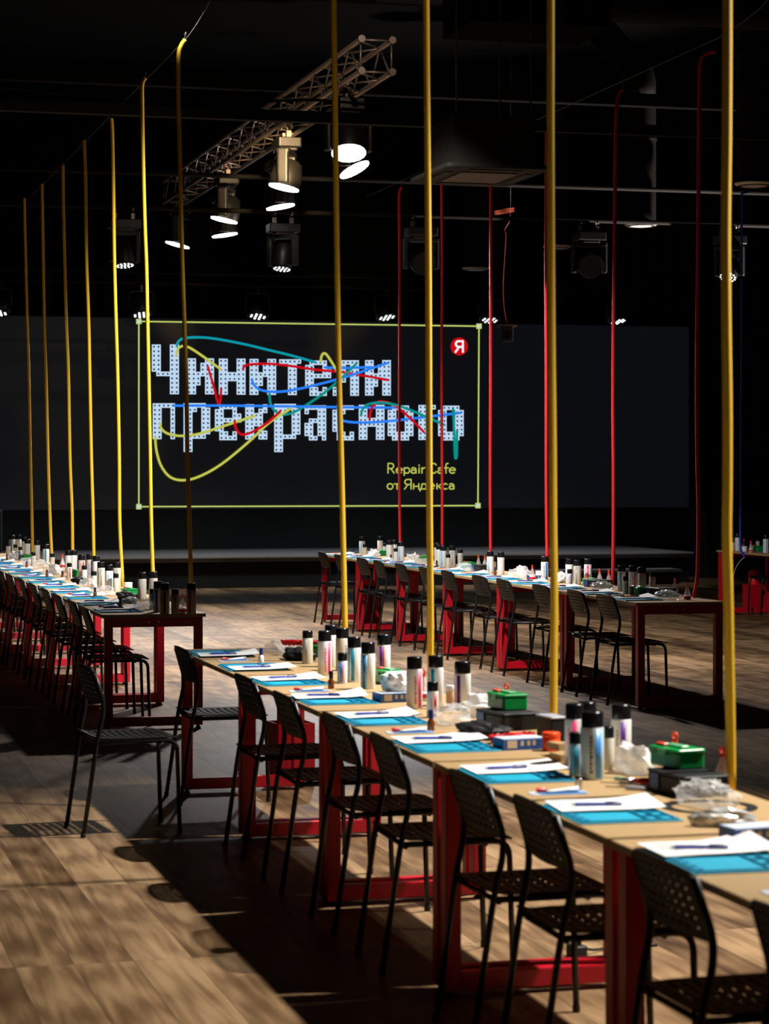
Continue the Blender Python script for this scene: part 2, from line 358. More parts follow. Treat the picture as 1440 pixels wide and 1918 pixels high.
GL = {
 'Ch': ['110011'] * 6 + ['011111'] + ['000011'] * 4,
 'I': ['110011', '110111', '110111', '111111', '111011', '111011', '110011', '110011'],
 'N': ['110011'] * 3 + ['111111'] * 2 + ['110011'] * 3,
 'T': ['11111'] + ['00110'] * 7,
 'E': ['011110', '110010', '110011', '111111', '110000', '110000', '011010', '011110'],
 'L': ['011111', '011011', '011011', '011011', '011011', '010011', '110011', '110011'],
 'P': ['11111'] + ['11001'] * 7,
 'R': ['111110', '111011'] + ['110011'] * 5 + ['111110'] + ['110000'] * 3,
 'K': ['11001', '11011', '11110', '11110', '11110', '11010', '11011', '11011'],
 'A': ['11111', '10011', '00011', '01111', '11011', '11011', '11011', '01101'],
 'S': ['01111', '11100', '11000', '11000', '11000', '11000', '01101', '01111'],
 'O': ['011110'] + ['110011'] * 5 + ['111111', '011110'],
 'G': ['1111'] + ['1100'] * 7}
c1 = lambda cx, cy: (270 + cx / 5.76, 620 + cy / 5.76)
c2 = lambda cx, cy: (500 + cx / 5.76, 620 + cy / 5.76)
c3 = lambda cx, cy: (660 + cx / 5.76, 730 + cy / 5.76)
WORD = [('Ch', c1(82, 145), c1(375, 682)), ('I', c1(462, 295), c1(753, 683)), ('N', c1(805, 298), c1(1093, 687)), ('I', c1(1137, 301), c1(1423, 689)),
        ('T', c2(132, 305), c2(368, 691)), ('E', c2(412, 318), c2(692, 700)), ('L', c2(710, 316), c2(991, 699)), ('I', c2(1058, 314), c2(1336, 696)),
        ('P', c1(92, 780), c1(332, 1167)), ('R', c1(425, 778), c1(712, 1305)), ('E', c1(763, 795), c1(1047, 1178)), ('K', c1(1090, 790), c1(1328, 1170)),
        ('R', c2(78, 786), c2(360, 1306)), ('A', c2(405, 802), c2(638, 1180)), ('S', c2(706, 803), c2(938, 1180)), ('N', c2(990, 796), c2(1267, 1173)),
        ('O', c3(380, 170), c3(657, 547)), ('G', c3(712, 165), c3(898, 541)), ('O', c3(924, 172), c3(1200, 547))]
def letter(g, a, b):
    rows = GL[g]; nr = len(rows); nc = len(rows[0]); cw = (b[0] - a[0]) / nc; chh = (b[1] - a[1]) / nr; mb = MB()
    for r, row in enumerate(rows):
        for c, ch in enumerate(row):
            if ch != '1': continue
            x0 = a[0] + c * cw; y0 = a[1] + r * chh; hx = cw * 0.19; hy = chh * 0.19; xm = x0 + cw / 2; ym = y0 + chh / 2
            quad(mb, x0, y0, x0 + cw, ym - hy, 0.003); quad(mb, x0, ym + hy, x0 + cw, y0 + chh, 0.003)
            quad(mb, x0, ym - hy, xm - hx, ym + hy, 0.003); quad(mb, xm + hx, ym - hy, x0 + cw, ym + hy, 0.003)
    return mb
for g, a, b in WORD: rel(letter(g, a, b), 'letter', G_LET, scr)
k_ = lambda L: [(240 + x / 2.1176, 560 + y / 2.1176) for x, y in L]
CURVES = [
 (G_TEAL, [(193, 192), (196, 175), (215, 158), (270, 152), (340, 157), (450, 177), (560, 203), (650, 225), (745, 252)]),
 (G_YEL, [(191, 226), (197, 199), (215, 187), (245, 194), (300, 230), (370, 281)]),
 (G_RED, [(315, 265), (340, 350), (356, 410), (365, 405), (369, 352)]),
 (G_RED, [(455, 282), (460, 268), (480, 260), (560, 257), (640, 265), (740, 280), (860, 292), (1035, 322)]),
 (G_BLUE, [(490, 318), (500, 342), (530, 362), (590, 368), (660, 360), (760, 337), (860, 310), (960, 277), (1035, 252)]),
 (G_BLUE, [(778, 271), (850, 274), (970, 270)]),
 (G_YEL, [(763, 252), (767, 227), (775, 216), (787, 221), (810, 255), (832, 292)]),
 (G_SEA, [(560, 372), (564, 412), (580, 442), (610, 458), (650, 452), (700, 425), (780, 370), (850, 310), (908, 253)]),
 (G_BLUE, [(177, 423), (400, 423), (700, 427), (900, 430), (1080, 431)]),
 (G_YEL, [(125, 492), (133, 516), (160, 535), (210, 543), (280, 535), (400, 497), (507, 462)]),
 (G_YEL, [(107, 545), (112, 600), (130, 660), (165, 705), (215, 719), (280, 705), (370, 655), (480, 565), (560, 490), (650, 432)]),
 (G_RED, [(422, 482), (428, 515), (445, 535), (470, 536), (510, 518), (560, 485), (605, 443)]),
 (G_BLUE, [(848, 482), (880, 488), (940, 490), (1030, 485), (1180, 468), (1322, 451)]),
 (G_RED, [(957, 480), (963, 440), (980, 415), (1010, 407), (1060, 425), (1110, 465), (1175, 530)]),
 (G_SEA, [(923, 465), (930, 438), (952, 418), (1000, 411), (1060, 420), (1130, 445), (1200, 475), (1255, 500)]),
 (G_SEA, [(1288, 432), (1292, 500), (1296, 615), (1300, 632), (1303, 610), (1304, 520)])]
for i, (m, L) in enumerate(CURVES):
    mb = MB(); ribbon(mb, k_(L), 4.6, 0.006 + 0.0018 * i); rel(mb, 'drawn_thread', m, scr)
mb = MB(); FR = [(260, 602), (897, 611), (895, 947), (260, 949)]
for i in range(4): ribbon(mb, [FR[i], FR[(i + 1) % 4]], 2.6, 0.004)
rel(mb, 'frame_outline', G_LINE, scr)
for x, y in FR:
    mb = MB(); quad(mb, x - 5, y - 5, x + 5, y + 5, 0.007); h_ = rel(mb, 'frame_node', G_LINE, scr)
    mb = MB(); quad(mb, x - 3, y - 3, x + 3, y + 3, 0.009); rel(mb, 'frame_node_centre', G_NODE, scr)
mb = MB(); vs = [R_(860 + 16.2 * math.cos(t * math.pi / 24), 649 + 16.6 * math.sin(t * math.pi / 24), 0.004) for t in range(48)]
vs2 = [R_(860 + 16.2 * math.cos(t * math.pi / 24), 649 + 16.6 * math.sin(t * math.pi / 24), 0.0025) for t in range(48)]
mb.add(vs + vs2, [tuple(range(48)), tuple(range(95, 47, -1))] + [(k, (k + 1) % 48, 48 + (k + 1) % 48, 48 + k) for k in range(48)])
rel(mb, 'badge', G_LOGO, scr)
def arc(cx, cy, rx, ry, a0, a1, n=10): return [(cx + rx * math.cos(math.radians(a0 + (a1 - a0) * k / n)), cy + ry * math.sin(math.radians(a0 + (a1 - a0) * k / n))) for k in range(n + 1)]
XH = 0.56                                            # strokes in a unit cell: x 0..1 across the glyph, y 0..1 baseline to cap height
BOWL = arc(0.5, XH / 2, 0.5, XH / 2, 40, 320, 16)
STROKES = {
 'R': [[(0, 0), (0, 1), (0.45, 1)] + arc(0.5, 0.74, 0.38, 0.26, 90, -90) + [(0, 0.48)], [(0.42, 0.48), (0.98, 0)]],
 'e': [[(0.02, 0.31), (0.98, 0.31)] + arc(0.5, XH / 2, 0.49, XH / 2, 12, 318, 18)],
 'p': [[(0, XH), (0, -0.24)], arc(0.48, XH / 2, 0.5, XH / 2, 180, -180, 20)],
 'a': [arc(0.45, XH - 0.22, 0.45, 0.22, 150, 20, 8) + [(0.92, 0.36), (0.92, 0)], [(0.92, 0.32), (0.45, 0.32)] + arc(0.4, 0.16, 0.4, 0.16, 90, 290, 10) + [(0.92, 0.12)]],
 'i': [[(0.5, 0), (0.5, XH)], [(0.5, 0.76), (0.5, 0.84)]],
 'r': [[(0.1, 0), (0.1, XH)], [(0.1, 0.34), (0.4, 0.52), (1, 0.55)]],
 'C': [arc(0.55, 0.5, 0.55, 0.5, 42, 318, 18)],
 'f': [[(0.35, 0), (0.35, 0.82)] + arc(0.72, 0.82, 0.37, 0.18, 180, 70, 6), [(0, 0.54), (0.9, 0.54)]],
 'o': [arc(0.5, XH / 2, 0.5, XH / 2, 0, 360, 24)],
 'te': [[(0.5, 0), (0.5, 0.54)], [(0, 0.54), (1, 0.54)]],
 'ya': [[(0.95, 0), (0.95, 1), (0.5, 1)] + arc(0.45, 0.74, 0.38, 0.26, 90, 270) + [(0.95, 0.48)], [(0.5, 0.48), (0.02, 0)]],
 'en': [[(0, 0), (0, XH)], [(1, 0), (1, XH)], [(0, 0.29), (1, 0.29)]],
 'de': [[(0.02, -0.2), (0.02, 0.02), (0.98, 0.02), (0.98, -0.2)], [(0.16, 0.02), (0.3, 0.54), (0.82, 0.54), (0.82, 0.02)]],
 'ka': [[(0, 0), (0, XH)], [(0, 0.28), (0.3, 0.28), (0.95, XH)], [(0.3, 0.28), (1, 0)]],
 'es': [arc(0.55, XH / 2, 0.55, XH / 2, 48, 312, 16)]}
def straight(mb, pts, wpx, d):
    for a, b in zip(pts, pts[1:]):
        t = Vector((b[0] - a[0], b[1] - a[1])); e = t.normalized() * wpx * 0.3
        ribbon(mb, [(a[0] - e.x, a[1] - e.y), (b[0] + e.x, b[1] + e.y)], wpx, d)
def write(txt, ytop, ybase, wpx, m, name):
    for g, x0, x1 in txt:
        mb = MB()
        for k, st_ in enumerate(STROKES[g]): straight(mb, [(x0 + u * (x1 - x0), ybase - v_ * (ybase - ytop)) for u, v_ in st_], wpx, 0.006 + 0.001 * k)
        rel(mb, name, m, scr)
X3 = lambda L: [(g, 660 + a / 5.76, 660 + b / 5.76) for g, a, b in L]
write(X3([('R', 384, 452), ('e', 472, 538), ('p', 558, 618), ('a', 634, 690), ('i', 709, 729), ('r', 746, 783), ('C', 838, 906), ('a', 922, 976), ('f', 992, 1040), ('e', 1046, 1110)]), 868, 886.3, 2.3, G_TXT, 'caption_letter')
write(X3([('o', 376, 436), ('te', 449, 512), ('ya', 560, 636), ('en', 660, 716), ('de', 728, 810), ('e', 822, 884), ('ka', 912, 962), ('es', 975, 1024), ('a', 1044, 1098)]), 898, 916.2, 2.3, G_TXT, 'caption_letter')
write([('ya', 852.5, 867.5)], 639, 659.5, 3.8, G_WH, 'badge_letter')

# ------------------------------------------------------------------ tables
TL, TW, PITCH, TH = 1.604, 0.68, 1.631, 0.75
ROWS = dict(near=(2.09, 4.045, 5, 'short yellow-hose row'), far=(2.11, 15.156, 7, 'long yellow-hose row'), red=(5.94, 15.56, 6, 'red-hose row'), blue=(10.68, 23.78, 1, 'blue-hose table'))
def table_proto():
    out = []
    top = MB().box((0, 0, TH - 0.011), (TW, TL, 0.022)).mesh('table_top', M_WOOD, 0.002)
    out.append(('table_top', top, []))
    for sq in (-1, 1):
        y = sq * (TL / 2 - 0.035)
        for sp in (-1, 1):
            x = sp * (TW / 2 - 0.045)
            leg = MB().box((x, y, 0.374), (0.052, 0.06, 0.708)).mesh('leg', M_RED, 0.003)
            foot = MB().lathe([(0.016, 0), (0.018, 0.006), (0.010, 0.012), (0.010, 0.0205)], 12, Matrix.Translation((x, y, 0))).mesh('foot', M_RUBBER)
            out.append(('leg', leg, [('foot', foot)]))
        out.append(('top_rail', MB().box((0, y, 0.697), (TW - 0.142, 0.05, 0.062)).mesh('top_rail', M_RED, 0.003), []))
        out.append(('bottom_rail', MB().box((0, y, 0.05), (TW - 0.142, 0.055, 0.058)).mesh('bottom_rail', M_RED, 0.003), []))
        for dx in (-0.035, 0.03):
            b = MB().lathe([(0.0075, 0), (0.0075, 0.003), (0.004, 0.005)], 10, Matrix.Translation((dx, y + sq * 0.025, 0.698)) @ Matrix.Rotation(-sq * math.pi / 2, 4, 'X')).mesh('bolt', M_BOLT)
            out.append(('bolt', b, []))
    return out
TP = table_proto()
ROWTXT = {'near': 'of the short yellow-hose row', 'far': 'of the long yellow-hose row', 'red': 'of the red-hose row', 'blue': 'under the blue hose'}
def tname(row, i):
    if row == 'blue': return 'table under the blue hose'
    return '%s table, %s' % (ORD[i], ROWS[row][3])
for row, (p, q, n, nm) in ROWS.items():
    for i in range(n):
        lab = ('red-framed plywood workbench, %s counted from the camera in the %s' % (ORD[i], nm)) if n > 1 else 'red-framed plywood workbench under the single blue hose beside the equipment cases'
        spawn(TP, 'work_table', lab, 'table', (p + TW / 2, q + PITCH * (i + 0.5), 0), 0, 'red-framed work tables')

# ------------------------------------------------------------------ chairs
def perforated(fn, nu, nv, fu, fv, th, m, name, mu=0.08, mv=0.1):
    us = [0.0]; vs_ = [0.0]; hu = set(); hv = set()
    for k in range(nu):
        c = mu + (1 - 2 * mu) * (k + 0.5) / nu; hw = (1 - 2 * mu) / nu * fu / 2; us += [c - hw, c + hw]; hu.add(len(us) - 2)
    us.append(1.0)
    for k in range(nv):
        c = mv + (1 - 2 * mv) * (k + 0.5) / nv; hw = (1 - 2 * mv) / nv * fv / 2; vs_ += [c - hw, c + hw]; hv.add(len(vs_) - 2)
    vs_.append(1.0)
    bm = bmesh.new(); G = [[bm.verts.new(fn(u, v)) for v in vs_] for u in us]
    for i in range(len(us) - 1):
        for j in range(len(vs_) - 1):
            if i in hu and j in hv: continue
            bm.faces.new((G[i][j], G[i + 1][j], G[i + 1][j + 1], G[i][j + 1]))
    bmesh.ops.recalc_face_normals(bm, faces=bm.faces)
    bmesh.ops.solidify(bm, geom=list(bm.faces), thickness=th)
    bmesh.ops.recalc_face_normals(bm, faces=bm.faces)
    me = bpy.data.meshes.new(name); bm.to_mesh(me); bm.free(); me.materials.append(m); return me
def chair_proto():
    def back(u, v):
        y = (u - 0.5) * 2; z = 0.612 + 0.165 * v
        half = 0.197 - 0.004 * v - (0.022 * max(0, (v - 0.75) / 0.25) ** 2) - 0.012 * max(0, (0.2 - v) / 0.2) ** 2
        z += 0.012 * (1 - y * y) * v
        x = -0.138 - 0.055 * v - 0.022 * (1 - y * y)
        return (x, y * half, z)
    def seat(u, v):
        x = -0.185 + 0.405 * u; y = (v - 0.5) * 2
        half = 0.165 + 0.025 * min(1, u * 4)
        z = 0.452 - 0.010 * (1 - y * y) * math.sin(math.pi * min(1, u * 1.1)) - 0.35 * max(0, u - 0.86) ** 2 + 0.012 * max(0, 0.12 - u) / 0.12
        return (x, y * half, z)
    out = [('seat', perforated(seat, 10, 6, 0.36, 0.78, 0.006, M_CHAIR, 'seat', 0.07, 0.07), []),
           ('backrest', perforated(back, 8, 6, 0.54, 0.36, 0.007, M_CHAIR, 'backrest', 0.10, 0.09), [])]
    for s in (-1, 1):
        rl = MB().tube(fillet([(-0.232, s * 0.178, 0.004), (-0.168, s * 0.183, 0.44), (-0.140, s * 0.188, 0.565), (-0.141, s * 0.188, 0.63), (-0.183, s * 0.178, 0.765)], 0.06), 0.0105, 10).mesh('leg', M_TUBE)
        fl = MB().tube(fillet([(0.226, s * 0.178, 0.004), (0.212, s * 0.178, 0.434), (-0.165, s * 0.183, 0.434)], 0.055, 7), 0.0105, 10).mesh('leg', M_TUBE)
        for nm, me, x in (('leg', rl, -0.232), ('leg', fl, 0.226)):
            ft = MB().lathe([(0.012, 0), (0.0125, 0.004), (0.0125, 0.022)], 10, Matrix.Translation((x, s * 0.178, 0))).mesh('foot_cap', M_RUBBER)
            out.append((nm, me, [('foot_cap', ft)]))
    for x in (-0.150, 0.13):
        out.append(('cross_bar', MB().tube([(x, -0.18, 0.426), (x, 0.18, 0.426)], 0.009, 8).mesh('cross_bar', M_TUBE), []))
    return out
CP = chair_proto()
def clear_q(row, q):                                # keep chair legs off the table legs
    p0_, q0_, n, _ = ROWS[row]
    ok = lambda x: all(abs(q0_ + PITCH * k + dl - x) >= 0.228 for k in range(n + 1) for dl in (-0.0485, 0.0485))
    for _k in range(60):
        for sg in (1, -1):
            if ok(q + sg * 0.005 * _k): return q + sg * 0.005 * _k
    return q
def chair(p, q, rz, label, group):
    return spawn(CP, 'perforated_chair', label, 'chair', (p, q, 0), rz, group)
near_q = [(4.49, 0.0), (5.19, 0.02), (6.17, -0.01), (6.765, 0.02), (7.80, -0.02), (8.50, 0.01), (9.365, 0.0), (10.22, 0.03)]
for k, (q, r) in enumerate(near_q):
    chair(2.24 + random.uniform(-0.012, 0.006), clear_q('near', q), r, 'black perforated chair tucked in, %s counted from the camera at the short yellow-hose row' % ORD[k], 'chairs tucked under the tables')
chair(2.25, 11.90, 0.03, 'black perforated chair tucked in at the far end of the short yellow-hose row', 'chairs tucked under the tables')
chair(1.63, 11.0, 0.09, 'black perforated chair pulled out onto the open floor away from the tables', 'chairs pulled out')
red_px = [(1122, 1118), (1067, 1106), (1001, 1094), (934, 1083), (887, 1077), (828, 1066), (785, 1058), (738, 1051), (703, 1046), (672, 1041), (630, 1035), (598, 1030)]
for k, (x, y) in enumerate(red_px):
    q = q_at(x, 5.91) - 0.19
    chair(6.085 + random.uniform(-0.015, 0.005), clear_q('red', q), random.uniform(-0.03, 0.03), 'black slotted chair tucked in, %s counted from the camera along the red-hose row' % ORD[k], 'chairs tucked under the tables')
for i in range(7):
    for j, d in enumerate((-0.42, 0.40)):
        q = ROWS['far'][1] + PITCH * (i + 0.5) + d + random.uniform(-0.05, 0.05)
        chair(2.25 + random.uniform(-0.02, 0.005), clear_q('far', q), random.uniform(-0.03, 0.03), 'black chair in deep shade, %s counted from the camera along the long yellow-hose row' % ORD[2 * i + j], 'chairs tucked under the tables')
chair(11.235, 25.05, math.pi, 'black chair on the far side of the blue-hose table with red extinguisher behind', 'chairs tucked under the tables')

# ------------------------------------------------------------------ hoses and wires
def trace(px, Z): return spline([at_z(x, y, Z) for x, y in px], 5)
HO = [  # colour, row, pixel trace
 ('yellow', 'near', [(1361, -760), (1361, -300), (1362, 0), (1361, 250), (1359, 420), (1360, 600), (1362, 760), (1362, 900), (1361, 1000), (1364, 1130), (1366, 1250), (1368, 1370), (1369, 1482)]),
 ('yellow', 'near', [(1029, -560), (1030, -200), (1031, 0), (1031, 240), (1032, 480), (1033, 640), (1035, 830), (1036, 1000), (1038, 1120), (1037, 1230), (1036, 1365)]),
 ('yellow', 'near', [(796, -330), (797, -100), (798, 0), (800, 240), (802, 480), (803, 720), (804, 940), (806, 1130), (806, 1292)]),
 ('yellow', 'near', [(622, -190), (624, -50), (625, 0), (628, 240), (631, 480), (633, 620), (635, 720), (640, 900), (644, 1080), (647, 1215)]),
 ('yellow', 'far', [(347, 74), (339, 86), (334, 108), (334, 180), (337, 300), (341, 480), (345, 600), (349, 720), (351, 860), (355, 980), (358, 1110)]),
 ('yellow', 'far', [(272, 146), (267, 156), (266, 180), (268, 300), (271, 420), (274, 500), (276, 600), (278, 700), (281, 860), (283, 980), (287, 1092)]),
 ('yellow', 'far', [(208, 222), (210, 240), (212, 330), (214, 480), (217, 600), (220, 700), (223, 860), (224, 980), (229, 1078)]),
 ('yellow', 'far', [(158, 262), (158, 275), (160, 330), (162, 480), (166, 600), (168, 700), (171, 860), (174, 960), (176, 1062)]),
 ('yellow', 'far', [(118, 309), (118, 325), (119, 400), (121, 480), (124, 600), (128, 700), (131, 860), (135, 960), (136, 1052)]),
 ('yellow', 'far', [(79, 344), (79, 360), (80, 420), (83, 600), (86, 700), (90, 860), (94, 980), (97, 1042)]),
 ('yellow', 'far', [(46, 371), (46, 385), (48, 480), (51, 600), (54, 700), (57, 860), (60, 980), (61, 1034)]),
 ('red', 'red', [(1340, 96), (1322, 101), (1313, 112), (1310, 140), (1309, 250), (1307, 480), (1305, 700), (1306, 860), (1308, 960), (1307, 1050), (1305, 1090), (1298, 1119)]),
 ('red', 'red', [(1166, 167), (1159, 176), (1155, 200), (1153, 270), (1151, 440), (1149, 600), (1148, 760), (1149, 900), (1148, 1060), (1144, 1101)]),
 ('red', 'red', [(1024, 238), (1023, 330), (1022, 480), (1023, 700), (1023, 900), (1025, 1086)]),
 ('red', 'red', [(919, 276), (919, 340), (919, 480), (919, 700), (918, 900), (919, 1073)]),
 ('red', 'red', [(827, 322), (827, 345), (828, 480), (827, 700), (828, 900), (828, 1060)]),
 ('red', 'red', [(752, 351), (748, 360), (747, 380), (748, 480), (748, 700), (748, 900), (750, 1048)]),
 ('blue', 'blue', [(1402, 360), (1392, 362), (1389, 372), (1389, 480), (1388, 700), (1387, 900), (1386, 1000), (1388, 1030), (1395, 1043)])]
HM = dict(yellow=M_YELLOW, red=M_REDR, blue=M_BLUER); cnt = {}
for col, row, tr in HO:
    p = (10.66 if row == 'blue' else ROWS[row][0] + TW - 0.022)
    xb = tr[-1][0] if row != 'red' else tr[-2][0]
    q = q_at(xb, p); Z = depth(p, q)
    k = cnt.setdefault((col, row), 0); cnt[(col, row)] += 1
    where = {'near': 'the short row of tables crossing the open floor', 'far': 'the long table row at its far side', 'red': 'the long table row under red hoses'}.get(row)
    lab = 'only blue hose, hanging to the table beside the equipment cases' if col == 'blue' else '%s hanging hose, %s counted from the camera above %s' % (col, ORD[k], {'near': 'the short table row', 'far': 'the long yellow-hose table row', 'red': 'the red-hose row'}[row])
    r_ = thing('hanging_hose', lab, 'hose', at_z(tr[-1][0], tr[-1][1], Z), 0, '%s hanging hoses' % col)
    pts = trace(tr, Z)
    if col != 'blue':
        pts = [v_ for v_ in pts if v_.z > TH + 0.03]; pts.append(Vector((pts[-1].x, pts[-1].y, TH + 0.001)))
    h = rel(MB().tube(pts, 0.0145 if col != 'blue' else 0.012, 12), 'hose', HM[col], r_)
    t0 = pts[0]
    rel(MB().tube([t0 + Vector((0, -0.01, 0.012)), t0 + Vector((0.0, -0.02, 0.045)), t0 + Vector((0, 0.02, 0.045)), t0 + Vector((0, 0.01, 0.012))], 0.004, 6), 'tie', M_RUBBER if col != 'red' else M_NAVYCAP, r_)
    if col == 'blue':
        rel(MB().tube(spline([pts[-1], at_z(1385, 1052, Z), at_z(1377, 1066, Z), at_z(1372, 1085, Z), at_z(1371, 1110, Z)], 5), 0.004, 6), 'cable_tail', M_PENC, r_)
def wire(p, z, q0, q1, zend, lab):
    pts = [(p, q1, z), (p, q0 + 1.2, z), (p, q0 + 0.4, z + 0.10), (p - 0.02, q0, zend)]
    tag(MB().tube(fillet(pts, 0.3), 0.003, 6).build('steel_wire', M_WIRE), lab, 'wire')
wire(ROWS['far'][0] + TW + 0.02, 4.665, 14.6, 27.4, 5.1, 'thin taut steel wire carrying the hoses of the long yellow-hose row')
wire(ROWS['red'][0] + TW + 0.02, 4.80, 14.4, 26.0, 5.3, 'thin taut steel wire carrying the red hoses')

# ------------------------------------------------------------------ table-top goods: prototypes
def can_proto(style, big=True):
    body, stripe, two, hh, rr = style
    Hc, r = (hh or (0.2 if big else 0.135)), (rr or (0.0315 if big else 0.0225)); hc = 0.048 if big else 0.036; sh = Hc - hc
    bodym = MB().lathe([(r * 0.93, 0), (r, 0.004), (r, sh - 0.004), (r * 0.94, sh), (r * 0.80, sh + 0.003)], 24).mesh('body', body)
    capm = MB().lathe([(r * 0.95, sh + 0.001), (r * 0.95, Hc - 0.006), (r * 0.90, Hc - 0.001), (r * 0.80, Hc)], 24).mesh('cap', M_BLACK)
    out = [('body', bodym, []), ('cap', capm, [])]
    if stripe:
        out.append(('label_stripe', MB().sector(r, 0.006, sh - 0.006, -0.02, 0.45).mesh('label_stripe', MATS['label_' + stripe]), []))
        lt = MB(); z = 0.02
        rng = random.Random(sum(map(ord, stripe)))
        while z < sh - 0.03:
            h_ = rng.uniform(0.005, 0.011); lt.sector(r, z, z + h_, -0.50, -0.50 + rng.uniform(0.14, 0.27), 2, 0.0007); z += h_ + 0.003
        out.append(('lettering', lt.mesh('lettering', MATS['label_' + ({'blue': 'navy', 'purple': 'grey'}.get(stripe, stripe))]), []))
    if two:
        out.append(('second_stripe', MB().sector(r, 0.006, sh - 0.006, 0.50, 0.70, 5).mesh('second_stripe', MATS['label_' + two]), []))
    return out
STY = {'pink-striped white': (M_WHITE, 'pink', None, 0.205, None), 'teal-striped white': (M_WHITE, 'teal', None, None, None), 'blue-striped white': (M_WHITE, 'blue', 'sky', None, None),
       'purple-striped white': (M_WHITE, 'purple', None, 0.188, 0.033), 'plain white': (M_WHITE, None, None, None, None), 'cream': (M_CREAM, 'grey', None, None, None),
       'pale blue': (M_GREYC, 'blue', 'sky', 0.207, 0.036), 'navy-striped cream': (M_CREAM, 'navy', None, None, None), 'green-striped cream': (M_CREAM, 'green', None, None, None),
       'red-striped cream': (M_CREAM, 'red', None, None, None), 'sky-striped white': (M_WHITE, 'sky', None, None, None), 'purple-red-striped white': (M_WHITE, 'purple', 'red', 0.19, None)}
SSTY = {'small blue-striped white': (M_WHITE, 'blue', 'pink', None, None), 'small cream': (M_CREAM, None, None, None, None), 'small teal': (M_GREYC, 'teal', 'navy', None, None),
        'small red-striped white': (M_WHITE, 'red', None, None, None), 'small plain white': (M_WHITE, None, None, None, None), 'mid-size cream': (M_CREAM, 'grey', None, 0.16, 0.026)}
CANS = {k: can_proto(v, True) for k, v in STY.items()}; CANS.update({k: can_proto(v, False) for k, v in SSTY.items()})
def glue_proto():
    b = MB().lathe([(0.024, 0), (0.027, 0.004), (0.027, 0.03), (0.024, 0.045), (0.007, 0.098), (0.006, 0.104)], 18).mesh('bottle', M_GLUE)
    l = MB().lathe([(0.0275, 0.010), (0.0278, 0.011), (0.0278, 0.027), (0.0275, 0.028)], 18).mesh('label_band', M_REDP)
    f = MB().lathe([(0.022, 0.002), (0.024, 0.004), (0.024, 0.022), (0.020, 0.034), (0.004, 0.036)], 16).mesh('glue_fill', M_WPL)
    n = MB().lathe([(0.0022, 0.036), (0.0022, 0.1)], 8).mesh('dip_tube', M_ORANGE)
    ring = [(0.010 * math.cos(t * math.pi / 8), 0, 0.118 + 0.010 * math.sin(t * math.pi / 8)) for t in range(16)]
    c = MB().lathe([(0.0085, 0.098), (0.0085, 0.108), (0.005, 0.112)], 12).tube(ring, 0.0035, 8, None, True).mesh('cap_ring', M_ORANGE)
    return [('bottle', b, []), ('label_band', l, []), ('glue_fill', f, []), ('dip_tube', n, []), ('cap_ring', c, [])]
GLUE = glue_proto()
def green_proto():
    b = MB().rbox((0, 0, 0.024), (0.10, 0.155, 0.048), 0.012).mesh('tray', M_GREEN)
    l = MB().rbox((0, 0, 0.053), (0.106, 0.161, 0.010), 0.013).mesh('lid', M_GREEN)
    h = MB().rbox((0, 0.0, 0.0615), (0.03, 0.09, 0.007), 0.006).mesh('lid_rib', M_GREEND)
    k = MB().rbox((-0.0535, 0, 0.046), (0.006, 0.04, 0.018), 0.0025).mesh('latch', M_GREEND)
    r = MB().rbox((-0.02, 0.05, 0.0625), (0.02, 0.045, 0.009), 0.004).mesh('clip', M_ORANGE)
    return [('tray', b, []), ('lid', l, [('lid_rib', h), ('clip', r)]), ('latch', k, [])]
GREEN = green_proto()
def case_proto():
    b = MB().rbox((0, 0, 0.026), (0.15, 0.23, 0.052), 0.01).mesh('tray', M_MBLACK)
    l = MB().rbox((0, 0, 0.0565), (0.154, 0.234, 0.009), 0.011).mesh('lid', M_MBLACK)
    k = MB().box((-0.078, 0.06, 0.03), (0.004, 0.05, 0.045)).mesh('label_patch', M_BLUEB)
    return [('tray', b, []), ('lid', l, []), ('label_patch', k, [])]
CASE = case_proto()
def blob(name, seed, d, m, sub=3, amp=0.35, spikes=0.0, flat=True, base=0.0):
    bm = bmesh.new(); bmesh.ops.create_icosphere(bm, subdivisions=sub, radius=1.0); rng = random.Random(seed)
    dirs = [(Vector((rng.gauss(0, 1), rng.gauss(0, 1), rng.gauss(0, 1))).normalized(), rng.uniform(3, 9), rng.uniform(0, 6.28)) for _ in range(9)]
    for v in bm.verts:
        n = v.co.copy(); f = 1 + sum(math.sin(n.dot(dv) * fr + ph) for dv, fr, ph in dirs) * amp / 6 + rng.uniform(-1, 1) * amp * 0.22
        if spikes and n.z > 0.2 and rng.random() < 0.12: f += spikes * rng.random()
        v.co = n * f
    mz = min(v.co.z for v in bm.verts)
    for v in bm.verts:
        z = max(v.co.z, -0.55); v.co = Vector((v.co.x * d[0] / 2, v.co.y * d[1] / 2, (z + 0.55) * d[2] / 1.6 + base))
    me = bpy.data.meshes.new(name); bm.to_mesh(me); bm.free(); me.materials.append(m)
    return me
BAGS = {'clear': [blob('plastic_bag', s, (0.13, 0.19, 0.075), M_FILM, 3, 0.4, 0.3) for s in (1, 2, 3)],
        'milky': [blob('plastic_bag', s, (0.11, 0.15, 0.085), M_FILMW, 3, 0.42, 0.5) for s in (4, 5, 6)],
        'tissue': [blob('paper_tissue', s, (0.10, 0.13, 0.085), M_PAPER, 3, 0.38, 0.35) for s in (7, 8)],
        'silver': [blob('foil_bag', s, (0.10, 0.16, 0.045), M_FOIL, 3, 0.35, 0.2) for s in (9, 10)],
        'bubble': [blob('bubble_bag', 11, (0.12, 0.24, 0.075), M_FILM, 4, 0.3, 0.25)],
        'tools': [blob('tool_pouch', s, (0.13, 0.2, 0.06), M_MBLACK, 3, 0.35, 0.3) for s in (12, 13)]}
